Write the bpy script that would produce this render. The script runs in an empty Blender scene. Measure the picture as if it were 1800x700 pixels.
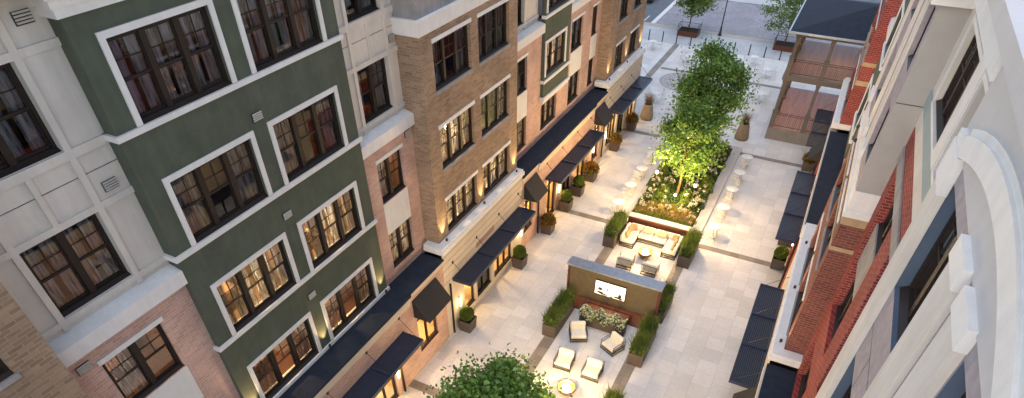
import bpy, math, random
import numpy as np
from math import radians, pi, sin, cos
from mathutils import Vector, Matrix

random.seed(7); rng = np.random.default_rng(7)
S = bpy.context.scene; COL = S.collection

# ------------------------------------------------------------------ camera
cam_d = bpy.data.cameras.new('camera'); cam = bpy.data.objects.new('camera', cam_d); COL.objects.link(cam)
YAW, PITCH, F = 0.4673986, 0.7728535, 1044.1
fw = Vector((-sin(YAW)*cos(PITCH), cos(YAW)*cos(PITCH), -sin(PITCH)))
rt = Vector((cos(YAW), sin(YAW), 0)); up = rt.cross(fw)
M = Matrix((rt, up, -fw)).transposed().to_4x4(); M.translation = (0, 0, 20)
cam.matrix_world = M
cam_d.sensor_width = 36; cam_d.lens = F/1800*36; cam_d.shift_y = 250/1800
cam_d.clip_end = 600; cam_d.clip_start = .05
S.camera = cam

# ------------------------------------------------------------------ world, sun, exposure
SUN_EL, SUN_ROT = radians(30), radians(188)
w = bpy.data.worlds.new('World'); S.world = w; w.use_nodes = True
nt = w.node_tree; nt.nodes.clear()
sky = nt.nodes.new('ShaderNodeTexSky'); sky.sky_type = 'NISHITA'; sky.sun_disc = False
sky.sun_elevation = SUN_EL; sky.sun_rotation = SUN_ROT; sky.air_density = 1.0; sky.dust_density = .9; sky.ozone_density = 1.0
bg = nt.nodes.new('ShaderNodeBackground'); bg.inputs[1].default_value = .075
wo = nt.nodes.new('ShaderNodeOutputWorld')
hs_ = nt.nodes.new('ShaderNodeHueSaturation'); hs_.inputs['Saturation'].default_value = .76; nt.links.new(sky.outputs[0], hs_.inputs['Color']); nt.links.new(hs_.outputs[0], bg.inputs[0]); nt.links.new(bg.outputs[0], wo.inputs[0])
sd = bpy.data.lights.new('sun', 'SUN'); sd.energy = .4; sd.angle = radians(40); sd.color = (.92, .93, 1)
so = bpy.data.objects.new('sun', sd); COL.objects.link(so)
az = SUN_ROT; e2 = radians(78)
so.rotation_euler = Vector((sin(az)*cos(e2), cos(az)*cos(e2), sin(e2))).to_track_quat('Z', 'Y').to_euler()
S.view_settings.view_transform = 'Standard'; S.view_settings.look = 'None'
S.view_settings.exposure = 2.05; S.view_settings.gamma = 1; S.view_settings.use_curve_mapping = False
try:
    S.cycles.use_light_tree = True; S.cycles.max_bounces = 6; S.cycles.diffuse_bounces = 3; S.cycles.glossy_bounces = 3
    S.cycles.transparent_max_bounces = 8; S.cycles.sample_clamp_indirect = 4; S.cycles.caustics_reflective = False; S.cycles.caustics_refractive = False
except Exception: pass

# ------------------------------------------------------------------ materials
def newmat(name):
    m = bpy.data.materials.new(name); m.use_nodes = True
    n = m.node_tree.nodes; b = n['Principled BSDF']; return m, n, m.node_tree.links, b
def rgb(c): return (c[0], c[1], c[2], 1)
def wallvec(n, l):
    g = n.new('ShaderNodeNewGeometry'); s = n.new('ShaderNodeSeparateXYZ'); l.new(g.outputs['Position'], s.inputs[0])
    a = n.new('ShaderNodeMath'); a.operation = 'ADD'; l.new(s.outputs[0], a.inputs[0]); l.new(s.outputs[1], a.inputs[1])
    c = n.new('ShaderNodeCombineXYZ'); l.new(a.outputs[0], c.inputs[0]); l.new(s.outputs[2], c.inputs[1]); return c.outputs[0], g.outputs['Position']
def mix(n, l, a, b, fac, mode='MIX'):
    m = n.new('ShaderNodeMix'); m.data_type = 'RGBA'; m.blend_type = mode
    for i, v in ((6, a), (7, b)):
        if isinstance(v, tuple): m.inputs[i].default_value = rgb(v)
        else: l.new(v, m.inputs[i])
    if isinstance(fac, (int, float)): m.inputs[0].default_value = fac
    else: l.new(fac, m.inputs[0])
    return m.outputs[2]
def noise(n, l, vec, sc, det=4, rough=.6):
    t = n.new('ShaderNodeTexNoise'); t.inputs['Scale'].default_value = sc; t.inputs['Detail'].default_value = det; t.inputs['Roughness'].default_value = rough
    if vec is not None: l.new(vec, t.inputs['Vector'])
    return t.outputs[0]
def ramp(n, l, fac, p0, c0, p1, c1):
    r = n.new('ShaderNodeValToRGB'); r.color_ramp.elements[0].position = p0; r.color_ramp.elements[0].color = rgb(c0)
    r.color_ramp.elements[1].position = p1; r.color_ramp.elements[1].color = rgb(c1); l.new(fac, r.inputs[0]); return r.outputs[0]
def bump(n, l, b, h, strength=.3, dist=.01):
    m = n.new('ShaderNodeBump'); m.inputs['Strength'].default_value = strength; m.inputs['Distance'].default_value = dist
    l.new(h, m.inputs['Height']); l.new(m.outputs[0], b.inputs['Normal'])
def brick(name, c1, c2, mortar, bw=.27, bh=.09, ms=.011, rough=.85, tint=(.6,.5,.45)):
    m, n, l, b = newmat(name); v, pos = wallvec(n, l)
    t = n.new('ShaderNodeTexBrick'); l.new(v, t.inputs[0]); t.inputs['Color1'].default_value = rgb(c1); t.inputs['Color2'].default_value = rgb(c2)
    t.inputs['Mortar'].default_value = rgb(mortar); t.inputs['Scale'].default_value = 1; t.inputs['Brick Width'].default_value = bw
    t.inputs['Row Height'].default_value = bh; t.inputs['Mortar Size'].default_value = ms; t.inputs['Mortar Smooth'].default_value = .3
    big = noise(n, l, pos, .7, 5); f = ramp(n, l, big, .3, (.78,.78,.78), .7, (1.12,1.12,1.12))
    c = mix(n, l, t.outputs[0], f, 1, 'MULTIPLY')
    # odd darker bricks
    t2 = n.new('ShaderNodeTexBrick'); l.new(v, t2.inputs[0]); t2.inputs['Color1'].default_value = (0,0,0,1); t2.inputs['Color2'].default_value = (1,1,1,1); t2.inputs['Mortar'].default_value = (0,0,0,1)
    t2.inputs['Scale'].default_value = 1; t2.inputs['Brick Width'].default_value = bw; t2.inputs['Row Height'].default_value = bh; t2.inputs['Mortar Size'].default_value = ms; t2.inputs['Bias'].default_value = -.3
    k = ramp(n, l, t2.outputs[0], .72, (1,1,1), .9, tint); c = mix(n, l, c, k, 1, 'MULTIPLY')
    l.new(c, b.inputs['Base Color']); b.inputs['Roughness'].default_value = rough; b.inputs['Specular IOR Level'].default_value = .25
    h = n.new('ShaderNodeMath'); h.operation = 'SUBTRACT'; h.inputs[0].default_value = 1; l.new(t.outputs['Fac'], h.inputs[1])
    bump(n, l, b, h.outputs[0], .6, .006); return m
def plaster(name, c, var=.12, rough=.8, sc=1.1, fine=60, bstr=.15, spec=.3, streak=0.0):
    m, n, l, b = newmat(name); g = n.new('ShaderNodeNewGeometry'); pos = g.outputs['Position']
    a = noise(n, l, pos, sc, 6, .65); lo = tuple(x*(1-var) for x in c); hi = tuple(min(1, x*(1+var)) for x in c)
    col = ramp(n, l, a, .32, lo, .68, hi)
    if streak:
        mp = n.new('ShaderNodeMapping'); l.new(pos, mp.inputs[0]); mp.inputs['Scale'].default_value = (3.5, 3.5, .35)
        s2 = noise(n, l, mp.outputs[0], 1.3, 5, .7); k = ramp(n, l, s2, .42, (1-streak,)*3, .62, (1,1,1)); col = mix(n, l, col, k, 1, 'MULTIPLY')
    l.new(col, b.inputs['Base Color']); b.inputs['Roughness'].default_value = rough; b.inputs['Specular IOR Level'].default_value = spec
    bump(n, l, b, noise(n, l, pos, fine, 3), bstr, .003); return m
def metal(name, c, rough=.45, metallic=0.0, spec=.5):
    m, n, l, b = newmat(name); g = n.new('ShaderNodeNewGeometry')
    a = noise(n, l, g.outputs['Position'], 5, 4); l.new(ramp(n, l, a, .3, tuple(x*.85 for x in c), .7, tuple(x*1.12 for x in c)), b.inputs['Base Color'])
    b.inputs['Roughness'].default_value = rough; b.inputs['Metallic'].default_value = metallic; b.inputs['Specular IOR Level'].default_value = spec; return m
def emis(name, c, s):
    m, n, l, b = newmat(name); b.inputs['Base Color'].default_value = rgb(c); b.inputs['Emission Color'].default_value = rgb(c); b.inputs['Emission Strength'].default_value = s; return m
def leafmat(name, c1, c2, transl=.35, rough=.5):
    m, n, l, b = newmat(name); g = n.new('ShaderNodeNewGeometry')
    r = ramp(n, l, g.outputs['Random Per Island'], 0, c1, 1, c2)
    k = ramp(n, l, noise(n, l, g.outputs['Position'], 1.6, 3), .35, (.7,.75,.7), .68, (1.25,1.2,1.1)); c = mix(n, l, r, k, 1, 'MULTIPLY')
    l.new(c, b.inputs['Base Color']); b.inputs['Roughness'].default_value = rough; b.inputs['Specular IOR Level'].default_value = .35
    t = n.new('ShaderNodeBsdfTranslucent'); l.new(c, t.inputs[0]); mx = n.new('ShaderNodeMixShader'); mx.inputs[0].default_value = transl
    l.new(b.outputs[0], mx.inputs[1]); l.new(t.outputs[0], mx.inputs[2]); l.new(mx.outputs[0], n['Material Output'].inputs[0]); return m
def wood(name, c1, c2, pw=.14, axis=0, rough=.45):
    m, n, l, b = newmat(name); g = n.new('ShaderNodeNewGeometry'); s = n.new('ShaderNodeSeparateXYZ'); l.new(g.outputs['Position'], s.inputs[0])
    cx = n.new('ShaderNodeCombineXYZ'); o = [0,1,2]; l.new(s.outputs[(axis+1) % 2 if axis < 2 else 0], cx.inputs[0]); l.new(s.outputs[axis], cx.inputs[1])
    t = n.new('ShaderNodeTexBrick'); l.new(cx.outputs[0], t.inputs[0]); t.inputs['Scale'].default_value = 1; t.inputs['Brick Width'].default_value = 2.4; t.inputs['Row Height'].default_value = pw
    t.inputs['Mortar Size'].default_value = .006; t.inputs['Color1'].default_value = rgb(c1); t.inputs['Color2'].default_value = rgb(c2); t.inputs['Mortar'].default_value = rgb(tuple(x*.3 for x in c1))
    l.new(mix(n, l, t.outputs[0], ramp(n, l, noise(n, l, g.outputs['Position'], 9, 5), .3, (.8,.8,.8), .7, (1.15,1.15,1.15)), 1, 'MULTIPLY'), b.inputs['Base Color'])
    b.inputs['Roughness'].default_value = rough; bump(n, l, b, t.outputs['Fac'], -.4, .004) if False else None; return m
def paving(name, c1, c2, bw, bh, mortar, var=.1, rough=.6, off=.5, ms=.008):
    m, n, l, b = newmat(name); g = n.new('ShaderNodeNewGeometry'); s = n.new('ShaderNodeSeparateXYZ'); l.new(g.outputs['Position'], s.inputs[0])
    c = n.new('ShaderNodeCombineXYZ'); l.new(s.outputs[1], c.inputs[0]); l.new(s.outputs[0], c.inputs[1])
    t = n.new('ShaderNodeTexBrick'); l.new(c.outputs[0], t.inputs[0]); t.offset = off; t.inputs['Scale'].default_value = 1; t.inputs['Brick Width'].default_value = bw; t.inputs['Row Height'].default_value = bh
    t.inputs['Mortar Size'].default_value = ms; t.inputs['Color1'].default_value = rgb(c1); t.inputs['Color2'].default_value = rgb(c2); t.inputs['Mortar'].default_value = rgb(mortar)
    k = ramp(n, l, noise(n, l, g.outputs['Position'], .45, 6, .7), .3, (1-var,)*3, .7, (1+var,)*3); col = mix(n, l, t.outputs[0], k, 1, 'MULTIPLY')
    k2 = ramp(n, l, noise(n, l, g.outputs['Position'], 7, 6, .7), .35, (.93,)*3, .65, (1.04,)*3); col = mix(n, l, col, k2, 1, 'MULTIPLY')
    l.new(col, b.inputs['Base Color'])
    rr = n.new('ShaderNodeMapRange'); l.new(noise(n, l, g.outputs['Position'], 1.2, 4), rr.inputs[0]); rr.inputs[3].default_value = rough-.15; rr.inputs[4].default_value = rough+.15
    l.new(rr.outputs[0], b.inputs['Roughness']); b.inputs['Specular IOR Level'].default_value = .35
    bump(n, l, b, noise(n, l, g.outputs['Position'], 40, 3), .08, .003); return m

BROWN = brick('brown_brick', (.25,.16,.10), (.37,.25,.165), (.34,.27,.20), bw=.30, bh=.10, tint=(.76,.72,.70))
PINK = brick('pink_brick', (.48,.285,.23), (.60,.375,.30), (.56,.47,.41), tint=(.72,.62,.58))
RED = brick('red_brick', (.20,.022,.02), (.31,.042,.036), (.34,.19,.16), tint=(.55,.5,.5))
DRED = brick('dark_red_brick', (.15,.045,.035), (.23,.07,.052), (.24,.15,.12), tint=(.5,.5,.5))
GREEN = plaster('green_stucco', (.096,.110,.080), .13, .85, 1.3, 45, .25, .2, streak=.1)
CREAM = plaster('cream_stucco', (.66,.61,.54), .07, .8, .9, 50, .15, .25, streak=.08)
WHITE = plaster('white_trim', (.74,.72,.69), .05, .6, 2, 30, .08, .3, streak=.06)
STONE = plaster('lap_stone', (.60,.53,.45), .07, .75, 1.2, 40, .12, .3)
GREY = plaster('grey_stucco', (.33,.31,.30), .12, .85, 2.2, 50, .25, .25, streak=.15)
LGREY = plaster('pale_grey_stucco', (.38,.36,.335), .06, .8, 1.5, 50, .15, .25)
MAUVE = plaster('mauve_stone', (.33,.29,.31), .16, .7, 6, 25, .2, .3)
BLOCKW = plaster('offwhite_wall', (.55,.52,.505), .05, .8, .8, 60, .12, .25, streak=.03)
TAN = plaster('tan_stone', (.42,.30,.18), .14, .8, 3, 40, .2, .25)
ROOF = plaster('dark_roof', (.020,.026,.040), .2, .85, 3, 30, .1, .2)
BRONZE = metal('dark_bronze', (.026,.018,.015), .5, .0, .25)
BLACK = metal('black_metal', (.014,.014,.016), .4, 0, .5)
AWN = metal('awning_metal', (.020,.029,.055), .32, 0, .5)
SLAT = metal('awning_slat', (.040,.050,.078), .35, 0, .5)
CANVAS = plaster('black_canvas', (.025,.022,.022), .15, .75, 8, 80, .15, .3)
POT = metal('brown_planter', (.085,.065,.052), .55, 0, .4)
CORTEN = metal('rust_steel', (.11,.035,.018), .6, 0, .35)
GALV = metal('pale_blue_capping', (.34,.37,.42), .35, .6, .5)
COPPER = metal('bronze_bowl', (.28,.17,.08), .32, .8, .5)
CONC = plaster('tan_concrete', (.24,.18,.12), .18, .75, 3, 30, .2, .3)
SOIL = plaster('soil', (.035,.025,.018), .3, .95, 8, 20, .6, .1)
FABRIC = plaster('cream_fabric', (.66,.60,.49), .05, .9, 4, 120, .3, .1)
TANF = plaster('tan_fabric', (.34,.25,.15), .12, .9, 6, 120, .3, .1)
WMETAL = metal('white_metal', (.62,.62,.60), .4, 0, .5)
DECK = wood('deck_boards', (.32,.15,.115), (.42,.22,.17), .14, 0, .55)
WALNUT = wood('bench_wood', (.16,.05,.025), (.22,.075,.035), .1, 0, .4)
TAUPE = plaster('taupe_paint', (.13,.105,.085), .1, .55, 4, 40, .05, .4)
LOUV = plaster('vent_paint', (.48,.46,.42), .08, .6, 4, 40, .05, .3)
CURT = plaster('curtain_cloth', (.72,.73,.82), .10, .95, 3, 60, .1, .05)
ROOMW = plaster('room_wall', (.22,.15,.11), .2, .9, 1.5, 30, .05, .1)
ROOMS = [ROOMW, plaster('red_room', (.12,.055,.04), .2, .9, 1.5), plaster('tan_room', (.34,.26,.17), .15, .9, 1.5), plaster('slate_room', (.12,.12,.14), .2, .9, 1.5)]
SHOPW = plaster('shop_wall', (.55,.40,.22), .15, .8, 1.5, 30, .05, .1)
PAVE = paving('cream_pavers', (.62,.585,.56), (.51,.485,.465), .85, .85, (.42,.385,.36), .09, .5)
BAND = paving('brown_pavers', (.185,.155,.13), (.25,.21,.175), .6, .46, (.15,.12,.1), .1, .55, off=0)
LEDGE = paving('bed_kerb_stone', (.46,.43,.42), (.41,.385,.38), 1.2, .6, (.33,.29,.27), .06, .6)
COBBLE = paving('purple_setts', (.22,.20,.22), (.30,.275,.30), .22, .11, (.11,.1,.115), .2, .6)
ASPH = plaster('asphalt', (.11,.125,.14), .15, .8, 1, 60, .3, .3)
SIDEW = paving('pale_sidewalk', (.42,.42,.43), (.37,.375,.39), 1.5, 1.5, (.26,.26,.27), .08, .6)
KERB = plaster('kerb_concrete', (.36,.32,.28), .1, .8, 2, 40, .15, .3)
PAINT = plaster('road_paint', (.6,.6,.58), .1, .7, 5, 40, .1, .3)
BARK = plaster('bark', (.16,.10,.055), .35, .9, 9, 40, .6, .15)
LEAF = leafmat('maple_leaf', (.08,.18,.04), (.18,.31,.075), .35, .3)
LEAFY = leafmat('bright_leaf', (.10,.17,.03), (.17,.24,.045), .45, .5)
BOX = leafmat('boxwood_leaf', (.07,.12,.012), (.14,.19,.025), .3, .5)
HEDGE = leafmat('hedge_leaf', (.08,.14,.025), (.19,.24,.055), .35, .5)
HYDR = leafmat('shrub_leaf', (.03,.075,.02), (.07,.12,.03), .3, .5)
REDL = leafmat('red_leaf', (.22,.03,.015), (.34,.14,.03), .3, .5)
PETAL = leafmat('white_petal', (.62,.56,.55), (.72,.68,.60), .3, .7)
ORANGE = leafmat('orange_cover', (.38,.24,.06), (.62,.34,.16), .35, .7)
STRAW = leafmat('dry_grass', (.22,.14,.09), (.33,.22,.15), .3, .7)
BULB = emis('warm_bulb', (1, .70, .32), 18)
GLOBE = emis('lamp_globe', (1, .80, .48), 14)
FLAME = emis('fire_glow', (1, .72, .36), 14)
SCREEN = emis('screen_glow', (1, .88, .60), .42)
SCONCE = emis('sconce_glow', (1, .86, .62), 1.2)
SHOPGLOW = emis('shop_lamp', (1, .72, .36), 8)
def glassmat():
    m, n, l, b = newmat('window_glass')
    tr = n.new('ShaderNodeBsdfTransparent'); tr.inputs[0].default_value = (.80,.82,.84,1); gl = n.new('ShaderNodeBsdfGlossy'); gl.inputs['Roughness'].default_value = .015
    fr = n.new('ShaderNodeFresnel'); fr.inputs[0].default_value = 1.9; mx = n.new('ShaderNodeMixShader'); l.new(fr.outputs[0], mx.inputs[0]); l.new(tr.outputs[0], mx.inputs[1]); l.new(gl.outputs[0], mx.inputs[2])
    g = n.new('ShaderNodeNewGeometry'); bp = n.new('ShaderNodeBump'); bp.inputs['Strength'].default_value = .04; bp.inputs['Distance'].default_value = .02; l.new(noise(n, l, g.outputs['Position'], 1.5, 1), bp.inputs['Height']); l.new(bp.outputs[0], gl.inputs['Normal'])
    l.new(mx.outputs[0], n['Material Output'].inputs[0]); return m
GLASS = glassmat()
def sheer_pleat_shade():  # transparency stripes put pleat shading into the sheer cloth
    n = CURT.node_tree.nodes; l = CURT.node_tree.links; g = n.new('ShaderNodeNewGeometry'); s = n.new('ShaderNodeSeparateXYZ'); l.new(g.outputs['Position'], s.inputs[0])
    c = n.new('ShaderNodeCombineXYZ'); l.new(s.outputs[1], c.inputs[0]); a = n.new('ShaderNodeMath'); a.operation = 'MULTIPLY'; a.inputs[1].default_value = .06; l.new(s.outputs[2], a.inputs[0]); l.new(a.outputs[0], c.inputs[1])
    f = noise(n, l, c.outputs[0], 16, 2); m = n.new('ShaderNodeMapRange'); l.new(f, m.inputs[0]); m.inputs[1].default_value = .38; m.inputs[2].default_value = .62; m.inputs[3].default_value = .0; m.inputs[4].default_value = .75
    t = n.new('ShaderNodeBsdfTransparent'); x = n.new('ShaderNodeMixShader'); l.new(m.outputs[0], x.inputs[0]); l.new(n['Principled BSDF'].outputs[0], x.inputs[1]); l.new(t.outputs[0], x.inputs[2]); l.new(x.outputs[0], n['Material Output'].inputs[0])
sheer_pleat_shade()

# ------------------------------------------------------------------ mesh helpers
class MB:
    def __init__(s): s.v = []; s.f = []; s.m = []; s.sm = []
    def add(s, vs, fs, mat=0, smooth=False):
        o = len(s.v); s.v += [tuple(p) for p in vs]; s.f += [tuple(i+o for i in f) for f in fs]; s.m += [mat]*len(fs); s.sm += [smooth]*len(fs); return s
    def box(s, x0, x1, y0, y1, z0, z1, mat=0):
        if x0 > x1: x0, x1 = x1, x0
        if y0 > y1: y0, y1 = y1, y0
        return s.add([(x0,y0,z0),(x1,y0,z0),(x1,y1,z0),(x0,y1,z0),(x0,y0,z1),(x1,y0,z1),(x1,y1,z1),(x0,y1,z1)],
                     [(0,3,2,1),(4,5,6,7),(0,1,5,4),(1,2,6,5),(2,3,7,6),(3,0,4,7)], mat)
    def rbox(s, c, size, rz, mat=0, rx=0, bev=0):
        hx, hy, hz = [a/2 for a in size]; R = Matrix.Rotation(rz, 3, 'Z') @ Matrix.Rotation(rx, 3, 'X')
        if bev:
            P = []
            for z, k in ((-hz, bev), (-hz+bev, 0), (hz-bev, 0), (hz, bev)):
                for sx, sy in ((-1,-1),(1,-1),(1,1),(-1,1)):
                    for q in ((0,1),(1,0)) if sx*sy > 0 else ((1,0),(0,1)):
                        P.append((sx*(hx-k-bev*.7*q[0]), sy*(hy-k-bev*.7*q[1]), z))
            n = 8; f = [tuple(range(n-1,-1,-1)), tuple(range(3*n, 4*n))]
            for j in range(3):
                for i in range(n): f.append((j*n+i, j*n+(i+1) % n, (j+1)*n+(i+1) % n, (j+1)*n+i))
            return s.add([R @ Vector(p)+Vector(c) for p in P], f, mat, False)
        vs = [R @ Vector(p)+Vector(c) for p in ((-hx,-hy,-hz),(hx,-hy,-hz),(hx,hy,-hz),(-hx,hy,-hz),(-hx,-hy,hz),(hx,-hy,hz),(hx,hy,hz),(-hx,hy,hz))]
        return s.add(vs, [(0,3,2,1),(4,5,6,7),(0,1,5,4),(1,2,6,5),(2,3,7,6),(3,0,4,7)], mat)
    def tube(s, p0, p1, r0, r1=None, n=8, mat=0, cap=True):
        p0 = Vector(p0); p1 = Vector(p1); r1 = r0 if r1 is None else r1; d = (p1-p0).normalized()
        a = d.orthogonal().normalized(); b = d.cross(a); vs = []
        for p, r in ((p0, r0), (p1, r1)):
            for i in range(n): vs.append(p+(a*cos(2*pi*i/n)+b*sin(2*pi*i/n))*r)
        fs = [(i, (i+1) % n, n+(i+1) % n, n+i) for i in range(n)]; s.add(vs, fs, mat, n > 5)
        if cap: s.add(vs, [tuple(range(n-1,-1,-1)), tuple(range(n, 2*n))], mat)
        return s
    def lathe(s, prof, c=(0,0,0), n=20, mat=0):
        vs = []; fs = []
        for r, z in prof:
            for i in range(n): vs.append((c[0]+r*cos(2*pi*i/n), c[1]+r*sin(2*pi*i/n), c[2]+z))
        for j in range(len(prof)-1):
            for i in range(n): fs.append((j*n+i, j*n+(i+1) % n, (j+1)*n+(i+1) % n, (j+1)*n+i))
        s.add(vs, fs, mat, True); return s
    def ball(s, c, r, mat=0, n=10, sz=1):
        return s.lathe([(max(1e-4, r*sin(pi*k/n)), -r*sz*cos(pi*k/n)) for k in range(n+1)], c, n+4, mat)
    def mesh(s, name, mats):
        me = bpy.data.meshes.new(name); me.from_pydata(s.v, [], s.f)
        for m in mats: me.materials.append(m)
        me.polygons.foreach_set('material_index', s.m); me.polygons.foreach_set('use_smooth', s.sm); me.update(); return me
W0 = {}
def link(name, me, parent=None, loc=(0,0,0), rz=0):
    o = bpy.data.objects.new(name, me); COL.objects.link(o); o.location = loc; o.rotation_euler = (0,0,rz)
    if parent: o.parent = parent
    return o
def part(name, mb, mats, parent, label=None):
    """world-space mesh builder -> child of parent (parents sit unrotated)"""
    if not isinstance(mats, (list, tuple)): mats = [mats]
    off = W0[parent.name]; mb.v = [(a-off[0], b-off[1], c-off[2]) for a, b, c in mb.v]
    o = link(name, mb.mesh(name, mats), parent); W0[o.name] = off
    if label: o['label'] = label
    return o
def local(name, mb, mats, parent):
    if not isinstance(mats, (list, tuple)): mats = [mats]
    return link(name, mb.mesh(name, mats), parent)
def thing(name, label, cat, loc=(0,0,0), rz=0, group=None):
    o = link(name, None, None, loc, rz); W0[o.name] = loc; o['label'] = label; o['category'] = cat
    if group: o['group'] = group
    return o
def struct(name, mb, mats, kind='structure', label=None, cat=None):
    if not isinstance(mats, (list, tuple)): mats = [mats]
    o = link(name, mb.mesh(name, mats)); o['kind'] = kind
    o['label'] = label or name.replace('_', ' '); o['category'] = cat or name.replace('_', ' '); return o
def copy_tree(o, loc, rz, label, parent=None):
    c = o.copy(); COL.objects.link(c)
    if parent is None: c.location = loc; c.rotation_euler = (0,0,rz); c['label'] = label
    else: c.parent = parent
    for ch in o.children: copy_tree(ch, None, 0, None, c)
    return c
def lamp(kind, name, loc, energy, color, radius=.05, aim=None, size=None, blend=.6):
    d = bpy.data.lights.new(name, kind); d.energy = energy; d.color = color
    if kind != 'AREA': d.shadow_soft_size = radius
    o = link(name, d, None, loc)
    if kind == 'SPOT': d.spot_size = size; d.spot_blend = blend
    if kind == 'AREA': d.shape = 'RECTANGLE'; d.size, d.size_y = size
    if aim is not None: o.rotation_euler = Vector(aim).to_track_quat('-Z', 'Y').to_euler()
    return o
WARM = (1, .67, .30)
def leaves(P, size, var=.4, tilt=None, aspect=1.0, bent=.25):
    """array of leaf centres -> one (verts, faces) of small folded leaves"""
    n = len(P); s = size*(1+var*(rng.random(n)-.5)*2)
    d = rng.normal(size=(n,3)); d /= np.linalg.norm(d, axis=1)[:,None]
    if tilt is not None: d = d*(1-tilt)+np.array([0,0,1])*tilt; d /= np.linalg.norm(d, axis=1)[:,None]
    t = np.cross(d, rng.normal(size=(n,3))); t /= np.linalg.norm(t, axis=1)[:,None]; b = np.cross(d, t)
    s = s[:,None]; v = np.stack([P-t*s*.5*aspect, P-b*s*.42+d*s*bent*.4, P+t*s*.62*aspect, P+b*s*.42+d*s*bent*.4], 1).reshape(-1,3)
    return v
def leafobj(name, groups, parent, mats, worldspace=True):
    V = np.concatenate([g[0] for g in groups]); mi = np.concatenate([np.full(len(g[0])//4, g[1]) for g in groups]).astype(np.int32)
    if worldspace: V = V-np.array(W0[parent.name])
    n = len(V)//4; me = bpy.data.meshes.new(name); me.vertices.add(len(V)); me.vertices.foreach_set('co', V.astype(np.float32).ravel())
    me.loops.add(n*4); me.loops.foreach_set('vertex_index', np.arange(n*4, dtype=np.int32)); me.polygons.add(n)
    me.polygons.foreach_set('loop_start', np.arange(0, n*4, 4, dtype=np.int32))
    for m in mats: me.materials.append(m)
    me.polygons.foreach_set('material_index', mi); me.update(calc_edges=True)
    return link(name, me, parent)
def blades(P, h, wd, lean=.35):
    n = len(P); a = rng.random(n)*2*pi; u = np.stack([np.cos(a), np.sin(a), np.zeros(n)], 1); L = rng.normal(size=(n,3))*lean; L[:,2] = 0
    hh = (h*(.55+.6*rng.random(n)))[:,None]; w_ = wd*.5; tip = P+L*hh+np.array([0,0,1])*hh
    return np.stack([P-u*w_, P+u*w_, tip+u*w_*.3, tip-u*w_*.3], 1).reshape(-1,3)

# ------------------------------------------------------------------ ground
mb = MB(); mb.box(-40, 12, -30, 63.2, -.5, 0); struct('courtyard_paving', mb, PAVE)
mb = MB(); mb.box(-400, 400, -300, 500, -1.2, -.9); struct('ground', mb, ASPH)
mb = MB(); mb.box(-60, 40, 63.2, 67.55, -.5, .004); struct('pavement', mb, SIDEW, cat='pavement')
mb = MB(); mb.box(-60, 40, 67.55, 68.75, -.5, -.03); struct('kerb', mb, KERB)
mb = MB(); mb.box(-17.9, 60, 68.75, 81.0, -.5, -.12); struct('cobbled_road', mb, COBBLE, cat='road')
mb = MB(); mb.box(-60, -17.9, 68.75, 81.0, -.5, -.12); struct('road', mb, ASPH, cat='road')
mb = MB(); mb.box(-60, 60, 81.0, 84.2, -.5, -.05); struct('far_pavement', mb, SIDEW, cat='pavement')
mb = MB(); mb.box(-60, 60, 84.2, 120, -.5, -.14); struct('far_road', mb, ASPH, cat='road')
mb = MB(); mb.box(-18.1, -17.65, 68.8, 80.9, -.119, -.112)
mb.box(-19.6, -18.9, 68.9, 69.0, -.119, -.112); mb.box(-19.0, -18.9, 69.0, 71.4, -.119, -.112); struct('road_markings', mb, PAINT, cat='road marking')
def bands():
    mb = MB(); t0, t1 = .002, .008
    for y in (13.65, 30.0, 42.55, 56.15): mb.box(-13.2 if y < 45 or True else 0, 1.6, y, y+.45, t0, t1)
    for x in (-8.0, -3.95): mb.box(x, x+.55, 14.1, 30.0, t0+.003, t1+.003)
    for x in (-13.9,): mb.box(x, x+.55, 46, 63.2, t0+.003, t1+.003)
    struct('paving_bands', mb, BAND, cat='paving band')
bands()
# round inlaid medallion
mb = MB(); c = (-10.3, 54.0)
def ring(r0, r1, z, mat, a0=0, a1=2*pi, n=64):
    vs = []; k = max(2, int(n*(a1-a0)/(2*pi)))
    for i in range(k+1):
        a = a0+(a1-a0)*i/k; vs += [(c[0]+r0*cos(a), c[1]+r0*sin(a), z), (c[0]+r1*cos(a), c[1]+r1*sin(a), z)]
    mb.add(vs, [(2*i, 2*i+1, 2*i+3, 2*i+2) for i in range(k)], mat)
ring(0, 2.3, .012, 0); ring(1.25, 1.4, .016, 1); ring(2.05, 2.2, .016, 1)
for i in range(24): ring(1.5, 1.95, .016, 1, 2*pi*i/24, 2*pi*(i+.6)/24)
for i in range(8): ring(.25, 1.0, .016, 1, 2*pi*i/8, 2*pi*(i+.45)/8)
struct('paving_medallion', mb, [LEDGE, plaster('medallion_inlay', (.30,.275,.26), .1)], cat='paving inlay')

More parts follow.
